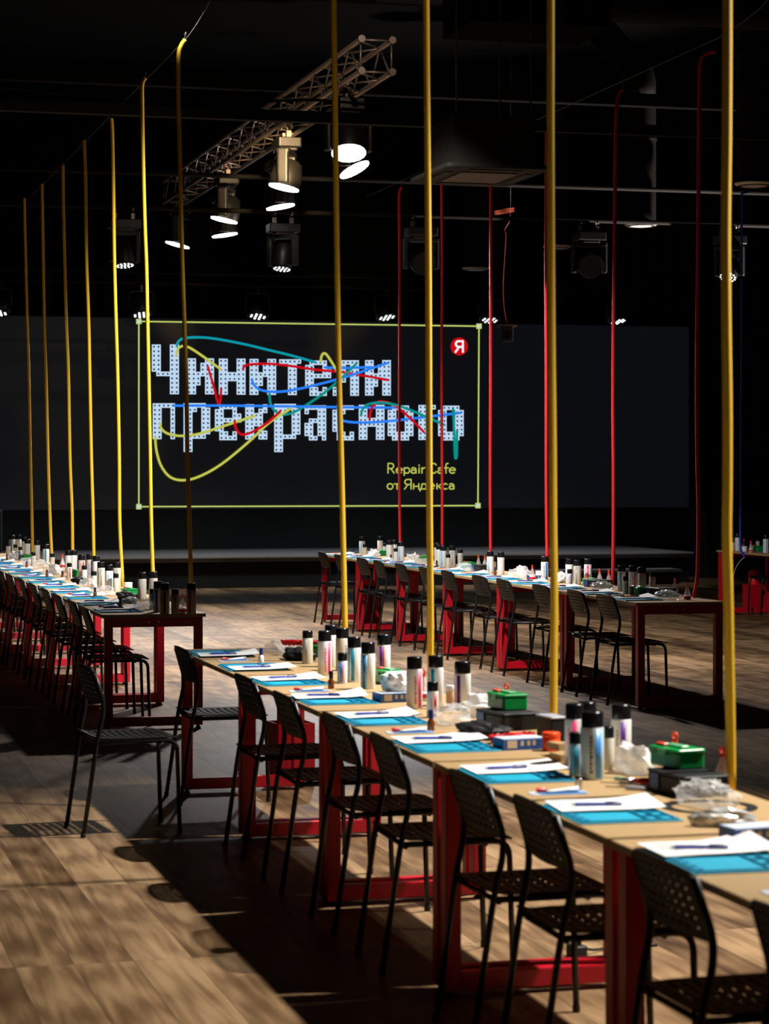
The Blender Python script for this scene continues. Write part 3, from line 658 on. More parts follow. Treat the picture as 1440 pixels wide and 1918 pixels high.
def mat_proto(flip=1):
    b = MB().rbox((0, 0, 0.002), (0.29, 0.365, 0.004), 0.006).mesh('mat_sheet', M_MAT)
    r = MB()
    for y in (-0.17, 0.17): r.box((0, y, 0.006), (0.27, 0.006, 0.004))
    for x in (-0.132, 0.132): r.box((x, 0, 0.006), (0.006, 0.346, 0.004))
    for x, y0, y1 in ((0.05, -0.17, 0.17), (0.09, -0.17, 0.10)): r.box((x, (y0 + y1) / 2, 0.0065), (0.005, y1 - y0, 0.005))
    for y in (-0.10, -0.03, 0.04, 0.10): r.box((0.09, y, 0.0065), (0.08, 0.005, 0.005))
    for k in range(6): r.box((-0.118, -0.13 + 0.05 * k, 0.0055), (0.02, 0.034, 0.003))
    return [('mat_sheet', b, []), ('compartment_ridges', r.mesh('compartment_ridges', M_MATD), [])]
MATP = mat_proto()
def paper_proto(seed):
    rng = random.Random(seed); mb = MB(); nu, nv = 12, 6; vs = []; fs = []; a = rng.uniform(0.010, 0.024); b = rng.uniform(0, 0.006)
    for i in range(nu + 1):
        for j in range(nv + 1):
            u = i / nu; v = j / nv
            z = a * max(0, u - 0.45) ** 1.6 * 1.8 + b * math.sin(u * 5 + v * 2) * u + 0.004 * v * u
            vs.append(((u - 0.5) * 0.297, (v - 0.5) * 0.21, z + 0.0008))
    o = len(vs); vs += [(x, y, z - 0.0008) for x, y, z in vs]
    for i in range(nu):
        for j in range(nv):
            k = i * (nv + 1) + j; f = (k, k + nv + 1, k + nv + 2, k + 1); fs.append(f); fs.append(tuple(x + o for x in reversed(f)))
    mb.add(vs, fs, True); sheet = mb.mesh('sheet', M_PAPER)
    pr = MB()
    for k in range(9):
        ln = rng.uniform(0.06, 0.15); y = 0.082 - 0.014 * k
        pr.box((-0.135 + ln / 2, y, 0.0014 + 0.0012), (ln, 0.0022, 0.0003))
    return [('sheet', sheet, []), ('printed_lines', pr.mesh('printed_lines', M_PRINT), [])]
PAPERS = [paper_proto(s) for s in range(5)]
def pen_proto(m):
    X = Matrix.Rotation(math.pi / 2, 4, 'Y')
    b = MB().lathe([(0.0042, -0.06), (0.0045, -0.058), (0.0045, 0.03)], 10, X).mesh('barrel', m)
    c = MB().lathe([(0.0052, 0.025), (0.0052, 0.07), (0.0035, 0.073)], 10, X).box((0.045, 0, 0.006), (0.04, 0.002, 0.002)).mesh('pen_cap', M_PENC if m != M_PEN else M_NAVYCAP)
    t = MB().lathe([(0.001, -0.072), (0.0038, -0.0605)], 8, X).mesh('tip', M_PENC)
    return [('barrel', b, []), ('pen_cap', c, []), ('tip', t, [])]
PENB, PENO = pen_proto(M_PEN), pen_proto(M_PENO)
def tube_proto():
    card = MB().rbox((0, 0, 0.001), (0.17, 0.07, 0.002), 0.004).mesh('backing_card', M_PALE)
    band = MB().box((0.01, -0.015, 0.0025), (0.14, 0.036, 0.001)).mesh('printed_band', MATS['label_blue'])
    prof = [(0.002, 0.013), (0.02, 0.0125), (0.07, 0.0115), (0.10, 0.010)]
    vs = []; fs = []; n = 10
    for (x, r) in prof:
        fl = 0.35 + 6 * x
        for k in range(n):
            t = 2 * math.pi * k / n; vs.append((x - 0.04, r * math.cos(t), 0.0028 + 0.010 * min(1, fl) * (1 + math.sin(t)) / 1.0 * 0.9))
    for l in range(3):
        for k in range(n): fs.append((l * n + k, l * n + (k + 1) % n, (l + 1) * n + (k + 1) % n, (l + 1) * n + k))
    fs += [tuple(range(n)), tuple(range(3 * n, 4 * n))]
    tb = MB().add(vs, fs, True).mesh('glue_tube', M_WPL)
    cp = MB().lathe([(0.007, 0), (0.007, 0.022), (0.004, 0.03)], 10, Matrix.Translation((-0.066, 0, 0.011)) @ Matrix.Rotation(math.pi / 2, 4, 'Y')).mesh('red_cap', M_REDP)
    return [('backing_card', card, [('printed_band', band)]), ('glue_tube', tb, []), ('red_cap', cp, [])]
TUBE = tube_proto()
def dropper_proto(bm_, cm):
    b = MB().lathe([(0.012, 0), (0.0135, 0.002), (0.0135, 0.034), (0.008, 0.042), (0.007, 0.045)], 16).mesh('bottle', bm_)
    c = MB().lathe([(0.009, 0.044), (0.009, 0.072), (0.007, 0.076)], 14).mesh('cap', cm)
    return [('bottle', b, []), ('cap', c, [])]
DROP = [dropper_proto(M_AMBER, M_NAVYCAP), dropper_proto(M_WPL, M_NAVYCAP), dropper_proto(M_AMBER, M_BLACK)]
def bluebox_proto():
    b = MB().rbox((0, 0, 0.019), (0.16, 0.085, 0.038), 0.003).mesh('carton', M_BLUEB)
    t = MB().box((0, 0, 0.0385), (0.155, 0.08, 0.001)).mesh('carton_top', M_PALE)
    l = MB().box((-0.045, -0.0428, 0.02), (0.035, 0.001, 0.026)).mesh('picture_patch', M_TAN)
    k = MB()
    for x in (-0.008, 0.016, 0.036): k.box((x, -0.0428, 0.022), (0.011, 0.001, 0.016))
    return [('carton', b, []), ('carton_top', t, []), ('picture_patch', l, []), ('printing', k.mesh('printing', M_TAN), [])]
BLUEBOX = bluebox_proto()
def jar_proto(bm_, cm, r, h):
    b = MB().lathe([(r * 0.9, 0), (r, 0.004), (r, h * 0.72), (r * 0.9, h * 0.76)], 20).mesh('jar_body', bm_)
    c = MB().lathe([(r * 1.02, h * 0.745), (r * 1.04, h * 0.76), (r * 1.04, h * 0.97), (r * 0.96, h)], 20).mesh('lid', cm)
    return [('jar_body', b, []), ('lid', c, [])]
POT = jar_proto(M_ORANGE, M_ORANGE, 0.030, 0.062); PEACH = jar_proto(M_PEACH, M_WPL, 0.017, 0.085); TUB = jar_proto(M_WPL, M_WPL, 0.032, 0.06)

# ------------------------------------------------------------------ table-top goods: placing
items = []                                           # (kind, row, p, q, z, rz, proto, name, text, category)
def find_table(row, q):
    p0_, q0_, n, _ = ROWS[row]; return max(0, min(n - 1, int((q - q0_) / PITCH)))
def clamp(row, p, q, m=0.04):
    p0_, q0_, n, _ = ROWS[row]; return min(max(p, p0_ + m), p0_ + TW - m), min(max(q, q0_ + m), q0_ + n * PITCH - m)
def put(row, p, q, proto, name, text, cat, z=0.0, rz=None, m=0.04):
    p, q = clamp(row, p, q, m)
    items.append([row, p, q, TH + z, random.uniform(-0.4, 0.4) if rz is None else rz, proto, name, text, cat])
def face(p, q, off=0.0): return math.atan2(-q, -p) + off
def can_px(row, x, y, style, off=0.0, pf=None):
    if pf is None: v = at_h(x, y, TH); p, q = v.x, v.y
    else: p = ROWS[row][0] + TW * pf; q = q_at(x, p)
    put(row, p, q, CANS[style], 'spray_can', style + ' spray can', 'spray can', 0, face(p, q, off), 0.035)
def px(row, x, y=None, pf=None):
    if pf is None: v = at_h(x, y, TH); return v.x, v.y
    p = ROWS[row][0] + TW * pf; return p, q_at(x, p)
# --- row nearest the camera
for x, y, s_, o_ in [(1076, 1439, 'pink-striped white', -0.2), (1099, 1431, 'teal-striped white', 0.0), (1079, 1453, 'small teal', -0.3), (1109, 1459, 'pale blue', 0.3),
                     (1137, 1441, 'small cream', 0), (1163, 1428, 'purple-striped white', 0.0), (776, 1327, 'pink-striped white', 0.55), (816, 1321, 'teal-striped white', -0.6),
                     (810, 1343, 'small red-striped white', 0.3), (866, 1328, 'purple-striped white', -0.7), (608, 1265, 'pink-striped white', 0.55), (620, 1249, 'plain white', 0),
                     (641, 1256, 'cream', 1), (641, 1280, 'small blue-striped white', -0.5), (663, 1277, 'teal-striped white', -0.4), (689, 1290, 'blue-striped white', -0.8),
                     (722, 1266, 'purple-red-striped white', -0.6), (576, 1243, 'mid-size cream', -0.5)]:
    can_px('near', x, y, s_, o_)
def near(x, y, *a, **k): p, q = px('near', x, y); put('near', p, q, *a, **k)
near(1288, 1484, CASE, 'tool_case', 'black tool case under the green box', 'tool case', 0, 0.1, 0.09)
near(1268, 1474, GREEN, 'parts_box', 'green parts box lying on the black tool case', 'parts box', 0.0612, 0.2, 0.08)
near(950, 1362, CASE, 'tool_case', 'black tool case below a green box', 'tool case', 0, 0.15, 0.09)
near(950, 1358, GREEN, 'parts_box', 'green parts box on a black tool case', 'parts box', 0.0612, 0.1, 0.08)
near(727, 1279, GREEN, 'parts_box', 'green parts box behind white tissue', 'parts box', 0, 0.1, 0.06)
near(604, 1229, GREEN, 'parts_box', 'green parts box behind the red cables', 'parts box', 0, 0.3, 0.06)
for x, y in ((1300, 1449), (1353, 1481), (988, 1343), (793, 1312)): near(x, y, GLUE, 'glue_bottle', 'red-capped clear cone-shaped glue bottle', 'glue bottle', 0, face(1, 1, 1.2))
near(1324, 1509, [('bubble_bag', BAGS['bubble'][0], [])], 'bubble_bag', 'shiny clear bubble bag', 'bag', 0, 0.2, 0.10)
near(1350, 1546, [('foil_bag', BAGS['silver'][0], [])], 'foil_bag', 'crumpled grey-white foil bag', 'bag', 0, 1.3, 0.08)
near(1190, 1448, [('plastic_bag', BAGS['milky'][0], [])], 'plastic_bag', 'milky crumpled plastic bag beside the purple can', 'bag', 0, 0.4, 0.08)
near(897, 1342, [('plastic_bag', BAGS['milky'][1], [])], 'plastic_bag', 'milky peaked plastic bag', 'bag', 0, 1.0, 0.08)
near(845, 1356, [('plastic_bag', BAGS['clear'][1], [])], 'plastic_bag', 'clear crumpled plastic bag', 'bag', 0, 0.3, 0.08)
near(738, 1314, BLUEBOX, 'carton', 'blue carton topped with white tissue', 'carton', 0, 0.15, 0.06)
near(739, 1312, [('paper_tissue', BAGS['tissue'][0], [])], 'paper_tissue', 'crumpled white tissue heaped on a blue carton', 'tissue', 0.0395, 0.3, 0.06)
near(537, 1222, [('plastic_bag', BAGS['clear'][2], [])], 'plastic_bag', 'clear crinkled plastic bag', 'bag', 0, 1.1, 0.08)
near(972, 1402, BLUEBOX, 'carton', 'blue carton beside the orange pot', 'carton', 0, 0.12, 0.06)
near(1412, 1574, BLUEBOX, 'carton', 'blue carton by the foil bag', 'carton', 0, 0.12, 0.06)
near(1032, 1406, POT, 'plastic_pot', 'round orange-red plastic pot', 'pot', 0, 0, 0.035)
near(843, 1324, PEACH, 'small_jar', 'peach jar with white lid between two cans', 'jar', 0, 0, 0.03)
near(905, 1382, [('tool_pouch', BAGS['tools'][0], [])], 'tool_pouch', 'black tool pouch beside the tool case', 'tool pouch', 0, 0.6, 0.08)
near(562, 1236, [('tool_pouch', BAGS['tools'][1], [])], 'tool_pouch', 'black tool pouch under red cables', 'tool pouch', 0, 0.6, 0.08)
for (x, y, k) in ((620, 1290, 2), (807, 1369, 0), (489, 1243, 1)): near(x, y, DROP[k], 'dropper_bottle', ('brown' if k != 1 else 'white') + ' dropper bottle with dark cap', 'bottle', 0, 0, 0.02)
near(1083, 1482, [('lighter_body', MB().rbox((0, 0, 0.019), (0.018, 0.022, 0.038), 0.006).mesh('lighter_body', M_STEEL), []), ('lighter_cap', MB().rbox((0, 0, 0.042), (0.019, 0.023, 0.008), 0.006).mesh('lighter_cap', M_MBLACK), [])], 'lighter', 'small upright metal lighter', 'lighter', 0, 0.3, 0.03)
def pliers_proto():
    out = []
    for s in (-1, 1):
        out.append(('handle', MB().tube(spline([(0.0, s * 0.004, 0.012), (-0.04, s * 0.024, 0.014), (-0.09, s * 0.026, 0.012), (-0.13, s * 0.018, 0.010)], 5), 0.0075, 8).mesh('handle', M_REDP), []))
        out.append(('jaw', MB().tube([(0.0, -s * 0.004, 0.012), (0.03, -s * 0.006, 0.012), (0.06, -s * 0.002, 0.012)], [0.008, 0.007, 0.003], 8).mesh('jaw', M_STEEL), []))
    return out
near(1186, 1470, pliers_proto(), 'pliers', 'red-handled pliers lying beside the black tool case', 'pliers', 0, 2.3, 0.08)
def loops_proto(m):
    out = []
    for k in range(2):
        mb = MB()
        for j in range(4):
            ring = [((0.03 + 0.002 * j) * math.cos(t * math.pi / 12), (0.045 + 0.003 * j) * math.sin(t * math.pi / 12) + k * 0.095 - 0.045, 0.006 + 0.006 * j + 0.003 * math.sin(3 * t)) for t in range(24)]
            mb.tube(ring, 0.0035, 6, None, True)
        out.append(('cable_loop', mb.mesh('cable_loop', m), []))
    return out
near(958, 1390, loops_proto(M_REDP), 'test_lead', 'coiled red test leads', 'cable', 0, 0.5 - math.pi / 2, 0.08)
near(563, 1228, loops_proto(M_REDP), 'test_lead', 'red test leads looped over a black pouch', 'cable', 0.05, 1.0, 0.08)
def ring_proto():
    vs = []; fs = []; n = 40
    for k in range(n):
        t = 2 * math.pi * k / n
        for r, z in ((0.105, 0), (0.135, 0), (0.135, 0.002), (0.105, 0.002)): vs.append((r * math.cos(t), r * math.sin(t), z))
    for k in range(n):
        o = 4 * k; q = 4 * ((k + 1) % n)
        for a in range(4): fs.append((o + a, o + (a + 1) % 4, q + (a + 1) % 4, q + a))
    return [('band', MB().add(vs, fs).mesh('band', M_MBLACK), [])]
near(1328, 1512, ring_proto(), 'sanding_ring', 'flat black ring lying under the shiny bubble bag', 'ring', 0.0002, 0, 0.136)
near(1033, 1386, [('meter_body', MB().rbox((0, 0, 0.04), (0.06, 0.125, 0.08), 0.006).mesh('meter_body', M_MBLACK), []), ('rim', MB().rbox((0, 0, 0.083), (0.066, 0.131, 0.006), 0.006).mesh('rim', M_PENC), [])], 'meter_box', 'black box with pale grey rim behind the orange pot', 'box', 0, 0.12, 0.07)
near(1052, 1424, [('wood_block', MB().box((0, 0, 0.011), (0.05, 0.09, 0.022)).mesh('wood_block', M_WOOD, 0.002), [])], 'wood_block', 'small light wooden block', 'wood block', 0, 0.1, 0.05)
near(1047, 1416, [('wood_block', MB().box((0, 0, 0.011), (0.05, 0.085, 0.022)).mesh('wood_block', M_WOOD, 0.002), [])], 'wood_block', 'wooden block laid on another wooden block', 'wood block', 0.0222, 0.15, 0.05)
def driver_proto(m):
    X = Matrix.Translation((0, 0, 0.007)) @ Matrix.Rotation(math.pi / 2, 4, 'Y')
    return [('handle', MB().lathe([(0.004, -0.06), (0.006, -0.055), (0.006, -0.005), (0.003, 0)], 10, X).mesh('handle', m), []), ('shaft', MB().lathe([(0.002, 0), (0.002, 0.06)], 8, X).mesh('shaft', M_STEEL), [])]
for k, (x, y) in enumerate(((1150, 1462), (1158, 1472), (1170, 1480))): near(x, y, driver_proto([M_GREEND, M_STEEL, M_PENC][k]), 'screwdriver', ['green-handled', 'steel-handled', 'grey-handled'][k] + ' small screwdriver', 'screwdriver', 0, 2.2 + 0.15 * k, 0.06)
# --- red-hose row, from the far end to the camera: pixel column, depth fraction, style
for x, pf, s_ in [(678, .55, 'sky-striped white'), (683, .42, 'small cream'), (712, .90, 'plain white'), (721, .85, 'small plain white'), (729, .50, 'plain white'), (738, .62, 'plain white'), (741, .40, 'small plain white'), (751, .50, 'sky-striped white'),
                  (819, .88, 'plain white'), (822, .66, 'plain white'), (830, .58, 'sky-striped white'), (839, .48, 'small cream'), (847, .74, 'cream'), (862, .88, 'mid-size cream'),
                  (918, .58, 'sky-striped white'), (925, .70, 'small cream'), (938, .62, 'plain white'), (1020, .70, 'blue-striped white'),
                  (1066, .74, 'plain white'), (1067, .50, 'small blue-striped white'), (1081, .70, 'cream'), (1101, .90, 'pink-striped white'),
                  (1164, .66, 'sky-striped white'), (1172, .50, 'small blue-striped white'), (1185, .70, 'pink-striped white'), (1202, .72, 'cream'), (1222, .86, 'mid-size cream')]:
    can_px('red', x, 0, s_, random.uniform(-0.8, 0.4), pf)
def redput(x, pf, *a, **k): p, q = px('red', x, pf=pf); put('red', p, q, *a, **k)
for x, pf in ((896, .90), (908, .90), (997, .52), (1123, .94), (1140, .93), (1265, .95), (1287, .72)): redput(x, pf, GLUE, 'glue_bottle', 'red-capped clear cone-shaped glue bottle', 'glue bottle', 0, 0.8)
for x, pf in ((713, .76), (794, .8), (878, .76), (1108, .76), (1197, .60)): redput(x, pf, GREEN, 'parts_box', 'green parts box', 'parts box', 0, 0.1, 0.06)
for x, pf, kd, i in ((700, .5, 'milky', 1), (775, .62, 'milky', 2), (800, .45, 'clear', 0), (870, .46, 'clear', 1), (968, .55, 'clear', 2), (980, .75, 'milky', 0), (1128, .52, 'bubble', 0), (1250, .54, 'bubble', 0), (1045, .62, 'tissue', 1)):
    redput(x, pf, [(BAGS[kd][i].name, BAGS[kd][i], [])], 'tissue_wad' if kd == 'tissue' else 'plastic_bag', {'milky': 'milky crumpled bag', 'clear': 'clear crumpled bag', 'bubble': 'shiny clear bubble bag', 'tissue': 'white tissue wad'}[kd], 'bag' if kd != 'tissue' else 'tissue', 0, 0.3, 0.09)
for x, pf in ((905, .68), (1120, .72), (1238, .76)): redput(x, pf, CASE, 'tool_case', 'flat black tool case', 'tool case', 0, 0.1, 0.09)
for x, pf in ((1053, .9), (1010, .8)): redput(x, pf, TUB, 'plastic_tub', 'white lidded tub', 'tub', 0, 0)
for x, pf, k in ((662, .3, 1), (732, .28, 1), (818, .32, 2), (927, .46, 0), (1184, .36, 2)): redput(x, pf, DROP[k], 'dropper_bottle', 'dark-capped dropper bottle', 'bottle', 0, 0)
redput(1006, .62, BLUEBOX, 'carton', 'blue carton', 'carton', 0, 0.1, 0.06)
# --- long yellow-hose row
for x, pf, s_ in [(286, .62, 'small teal'), (296, .60, 'navy-striped cream'), (310.5, .62, 'green-striped cream'), (341, .74, 'mid-size cream'), (364, .80, 'red-striped cream'), (266, .76, 'cream'), (287, .90, 'cream'),
                  (176, .60, 'small cream'), (189, .72, 'cream'), (204, .70, 'sky-striped white'), (217, .76, 'small cream'), (219, .90, 'cream'),
                  (128, .84, 'plain white'), (130, .62, 'small red-striped white'), (138, .92, 'plain white'), (153, .80, 'red-striped cream'), (158, .70, 'small plain white'), (168, .92, 'navy-striped cream'), (180, .93, 'plain white'),
                  (86, .84, 'teal-striped white'), (98, .80, 'small cream'), (62.5, .60, 'small cream'), (69, .90, 'plain white'), (51, .84, 'plain white'), (46, .92, 'plain white'), (38, .66, 'small blue-striped white'),
                  (30, .90, 'plain white'), (18, .88, 'plain white'), (8, .84, 'blue-striped white'), (15, .66, 'small cream'), (29, .70, 'small cream')]:
    can_px('far', x, 0, s_, random.uniform(-0.8, 0.4), pf)
def farput(x, pf, *a, **k): p, q = px('far', x, pf=pf); put('far', p, q, *a, **k)
for x, pf in ((328, .84), (352, .80), (117, .93)): farput(x, pf, GLUE, 'glue_bottle', 'red-capped clear cone-shaped glue bottle', 'glue bottle', 0, 0.8)
for x, pf in ((243, .74), (141, .76), (50, .74)): farput(x, pf, GREEN, 'parts_box', 'green parts box', 'parts box', 0, 0.1, 0.06)
for x, pf, kd, i in ((271, .52, 'clear', 0), (243, .55, 'silver', 1), (196, .5, 'clear', 1), (165, .52, 'clear', 2), (103, .6, 'milky', 0), (75, .62, 'clear', 2), (28, .6, 'milky', 1), (52, .55, 'clear', 0)):
    farput(x, pf, [(BAGS[kd][i].name, BAGS[kd][i], [])], 'plastic_bag', {'milky': 'milky crumpled bag', 'clear': 'clear crumpled bag', 'silver': 'silvery crumpled bag'}[kd], 'bag', 0, 0.3, 0.09)
farput(238, .62, [('tool_pouch', BAGS['tools'][0], [])], 'tool_pouch', 'black tool pouch', 'tool pouch', 0, 0.3, 0.09)
farput(150, .58, [('tool_pouch', BAGS['tools'][1], [])], 'tool_pouch', 'black tool pouch', 'tool pouch', 0, 0.3, 0.09)
farput(240, .92, TUB, 'plastic_tub', 'white lidded tub', 'tub', 0, 0)
for x, pf, k in ((225, .33, 2), (178, .34, 0), (88, .36, 0), (117, .5, 2), (50, .4, 0), (13, .4, 0)): farput(x, pf, DROP[k], 'dropper_bottle', 'dark-capped dropper bottle', 'bottle', 0, 0)
# --- blue-hose table
for x, pf, s_ in [(1379, .15, 'plain white'), (1374, .10, 'small cream'), (1415, .75, 'small plain white'), (1434, .3, 'sky-striped white')]: can_px('blue', x, 0, s_, 0, pf)
def blueput(x, pf, *a, **k): p, q = px('blue', x, pf=pf); put('blue', p, q, *a, **k)
blueput(1393, .45, GLUE, 'glue_bottle', 'cone-topped clear glue bottle behind a white tub', 'glue bottle'); blueput(1406, .12, GLUE, 'glue_bottle', 'cone-topped clear glue bottle by the table edge', 'glue bottle')
blueput(1394, .16, TUB, 'plastic_tub', 'white lidded tub', 'tub'); blueput(1419, .5, GREEN, 'parts_box', 'green parts box', 'parts box', 0, 0.1, 0.06)

# --- a mat, a paper and a pen at every seat, a glue pack at every table
def seat_goods(row, i, j, mirrored=False):
    p0_, q0_, n, nm = ROWS[row]; qc = q0_ + PITCH * (i + 0.5) + (-0.41, 0.425)[j]; seat = ('nearer', 'farther')[j]
    where = '%s seat, %s' % (seat, tname(row, i))
    pm = p0_ + 0.158 if not mirrored else p0_ + TW - 0.158; base = math.pi if mirrored else 0
    rz = base + random.uniform(-0.05, 0.05); dm = random.uniform(-0.012, 0.012)
    back_ = (row == 'near' and i == 4)
    spawn(MATP, 'work_mat', 'cyan silicone work mat, ' + where, 'mat', (pm, qc + dm, TH + 0.0003), rz, 'cyan work mats')
    dq = random.uniform(0.10, 0.14) * (-1 if back_ else 1)
    rp = base + random.uniform(-0.10, 0.06) + (0.05 if mirrored else 0)
    pp = pm + random.uniform(0.0, 0.02); qp = qc + dq
    spawn(PAPERS[(i * 2 + j + len(nm)) % 5], 'instruction_sheet', 'white printed sheet half over the mat, ' + where, 'paper', (pp, qp, TH + 0.0098), rp, 'instruction sheets')
    pen = PENO if (row == 'red' and (i + j) % 3 == 0) else PENB
    spawn(pen, 'pen', ('orange pencil' if pen is PENO else 'blue pen') + ' on the sheet, ' + where, 'pen', (pp - 0.035, qp - 0.03, TH + 0.0178), rp + random.uniform(-0.25, 0.15), 'pens on the sheets')
for row in ROWS:
    for i in range(ROWS[row][2]):
        for j in (0, 1): seat_goods(row, i, j, row == 'blue')
        p0_, q0_, n, nm = ROWS[row]
        if row != 'blue':
            spawn(TUBE, 'glue_pack', 'glue tube with red cap on its card, middle of the ' + tname(row, i), 'glue tube', (p0_ + 0.15, q0_ + PITCH * (i + 0.5) + random.uniform(-0.02, 0.03), TH + 0.0003), random.uniform(-0.15, 0.25), 'glue packs between the seats')
# labels: kind and look, then its count along that table when look-alikes share it
NUMW = ['one', 'two', 'three', 'four', 'five', 'six', 'seven']
cans = [it for it in items if it[6] in ('spray_can', 'glue_bottle')]
for _k in range(60):                                # standing cans never share space
    for a in range(len(cans)):
        for b in range(a):
            A_, B_ = cans[a], cans[b]
            if A_[0] != B_[0]: continue
            dp, dq = A_[1] - B_[1], A_[2] - B_[2]; d = math.hypot(dp, dq); need = (0.069 if not ('small' in A_[7] or 'small' in B_[7]) else 0.06)
            if d < need:
                e = (need - d) / 2 + 0.0005; u = (dp / d, dq / d) if d > 1e-6 else (0, 1)
                A_[1] += u[0] * e; A_[2] += u[1] * e; B_[1] -= u[0] * e; B_[2] -= u[1] * e
bykey = {}
for it in items: bykey.setdefault((it[0], find_table(it[0], it[2]), it[7]), []).append(it)
for (row, ti, text), L in bykey.items():
    L.sort(key=lambda t: depth(t[1], t[2]))
    for k, (r_, p, q, z, rz, proto, name, tx, cat) in enumerate(L):
        lab = tx + (', ' if len(L) == 1 else ', %s of %s from camera, ' % (ORD[k], NUMW[len(L) - 1])) + (tname(row, ti) if row == 'blue' else tname(row, ti).replace('table,', 'table of'))
        spawn(proto, name, lab, cat, (p, q, z + 0.0004), rz, '%ss on the tables' % cat)

# ------------------------------------------------------------------ fire extinguishers on their stands
def ext_proto(tall):
    body = MB().lathe([(0.068, 0.05), (0.075, 0.058), (0.075, 0.44), (0.066, 0.475), (0.045, 0.498), (0.02, 0.51)], 24).mesh('cylinder', M_REDP)
    lab = MB().sector(0.075, 0.24, 0.40, -1.0, 1.0, 14).mesh('label_panel', mat('yellow_label', (0.62, 0.42, 0.05), 0.5))
    valve = MB().lathe([(0.016, 0.51), (0.016, 0.55)], 12).box((0.03, 0, 0.56), (0.10, 0.02, 0.02)).mesh('valve', M_MBLACK)
    return [('cylinder', body, [('label_panel', lab)]), ('valve', valve, [])]
EXT = ext_proto(1)
def stand_proto(h):
    b = MB().box((-0.10, 0, h / 2 + 0.02), (0.006, 0.21, h)).box((0.10, 0, h / 2 + 0.02), (0.006, 0.21, h)).box((0, -0.102, h / 2 + 0.02), (0.2, 0.006, h)).box((0, 0.102, h / 2 + 0.02), (0.2, 0.006, h)).mesh('side_panels', M_RED)
    f = MB().box((0, 0, 0.034), (0.196, 0.2, 0.028)).mesh('base_plate', M_RED)
    k = MB().box((-0.08, -0.08, 0.01), (0.03, 0.03, 0.02)).box((0.08, -0.08, 0.01), (0.03, 0.03, 0.02)).box((-0.08, 0.08, 0.01), (0.03, 0.03, 0.02)).box((0.08, 0.08, 0.01), (0.03, 0.03, 0.02)).mesh('feet', M_RUBBER)
    return [('side_panels', b, []), ('base_plate', f, []), ('feet', k, [])]
SP = stand_proto(0.31)
v = at_h(545, 1471, 0)
for (p, q, w_) in ((v.x + 0.02, v.y + 0.1, 'behind the far end of the short yellow-hose row'), (11.3, 25.72, 'behind the chair at the blue-hose table'), (6.30, 24.55, 'under the far table of the red-hose row')):
    spawn(SP, 'extinguisher_stand', 'open red metal stand on the floor ' + w_, 'stand', (p, q, 0), 0.1, 'extinguisher stands')
    spawn(EXT, 'fire_extinguisher', 'red fire extinguisher in a stand ' + w_, 'fire extinguisher', (p, q, 0), face(p, q, 3.0 if p > 11 else 0.1), 'fire extinguishers')
# a plug socket on the floor cable under the row nearest the camera
v = at_h(1080, 1791, 0)
so = thing('power_strip', 'dark floor socket with plug beside the red foot rail', 'power socket', (v.x, v.y, 0), 0.3)
part('socket_body', MB().rbox((0, 0, 0.02), (0.05, 0.07, 0.04), 0.01).mesh('socket_body', M_MBLACK), so)
part('plug', MB().lathe([(0.018, 0.04), (0.016, 0.06), (0.008, 0.075)], 12).mesh('plug', M_BLACK), so)
part('lead', MB().tube(spline([(0.02, 0, 0.03), (0.08, 0.01, 0.012), (0.2, 0.03, 0.006), (0.34, -0.02, 0.006)], 5), 0.005, 8).mesh('lead', M_MBLACK), so)

# ------------------------------------------------------------------ overhead: truss and moving heads
TP0, TP1, TZ0, TZ1, TQ0, TQ1 = 5.23, 5.52, 5.305, 5.595, 20.65, 31.6
tr = thing('lighting_truss', 'long grey lattice truss carrying the lit moving heads', 'truss', (5.375, 20.65, 5.45))
for p in (TP0, TP1):
    for z in (TZ0, TZ1):
        rel(MB().tube([(p, TQ0, z), (p, TQ1, z)], 0.025, 12), 'chord', M_ALU, tr)
        rel(MB().lathe([(0.034, 0), (0.034, 0.03), (0.022, 0.031), (0.022, 0.004)], 14, Matrix.Translation((p, TQ0 - 0.01, z)) @ Matrix.Rotation(-math.pi / 2, 4, 'X')), 'coupler', M_ALU, tr)
n_ = 30; st_ = (TQ1 - TQ0 - 0.2) / n_
def lattice(fn):
    mb = MB()
    for k in range(n_):
        a = fn(k % 2, TQ0 + 0.1 + k * st_); b = fn((k + 1) % 2, TQ0 + 0.1 + (k + 1) * st_); mb.tube([a, b], 0.0095, 6)
    for q in (TQ0 + 0.04, TQ1 - 0.04): mb.tube([fn(0, q), fn(1, q)], 0.0095, 6)
    return mb
for z in (TZ0, TZ1): rel(lattice(lambda s, q, z=z: (TP1 if s else TP0, q, z)), 'bracing', M_ALU, tr)
for p in (TP0, TP1): rel(lattice(lambda s, q, p=p: (p, q, TZ1 if s else TZ0)), 'bracing', M_ALU, tr)
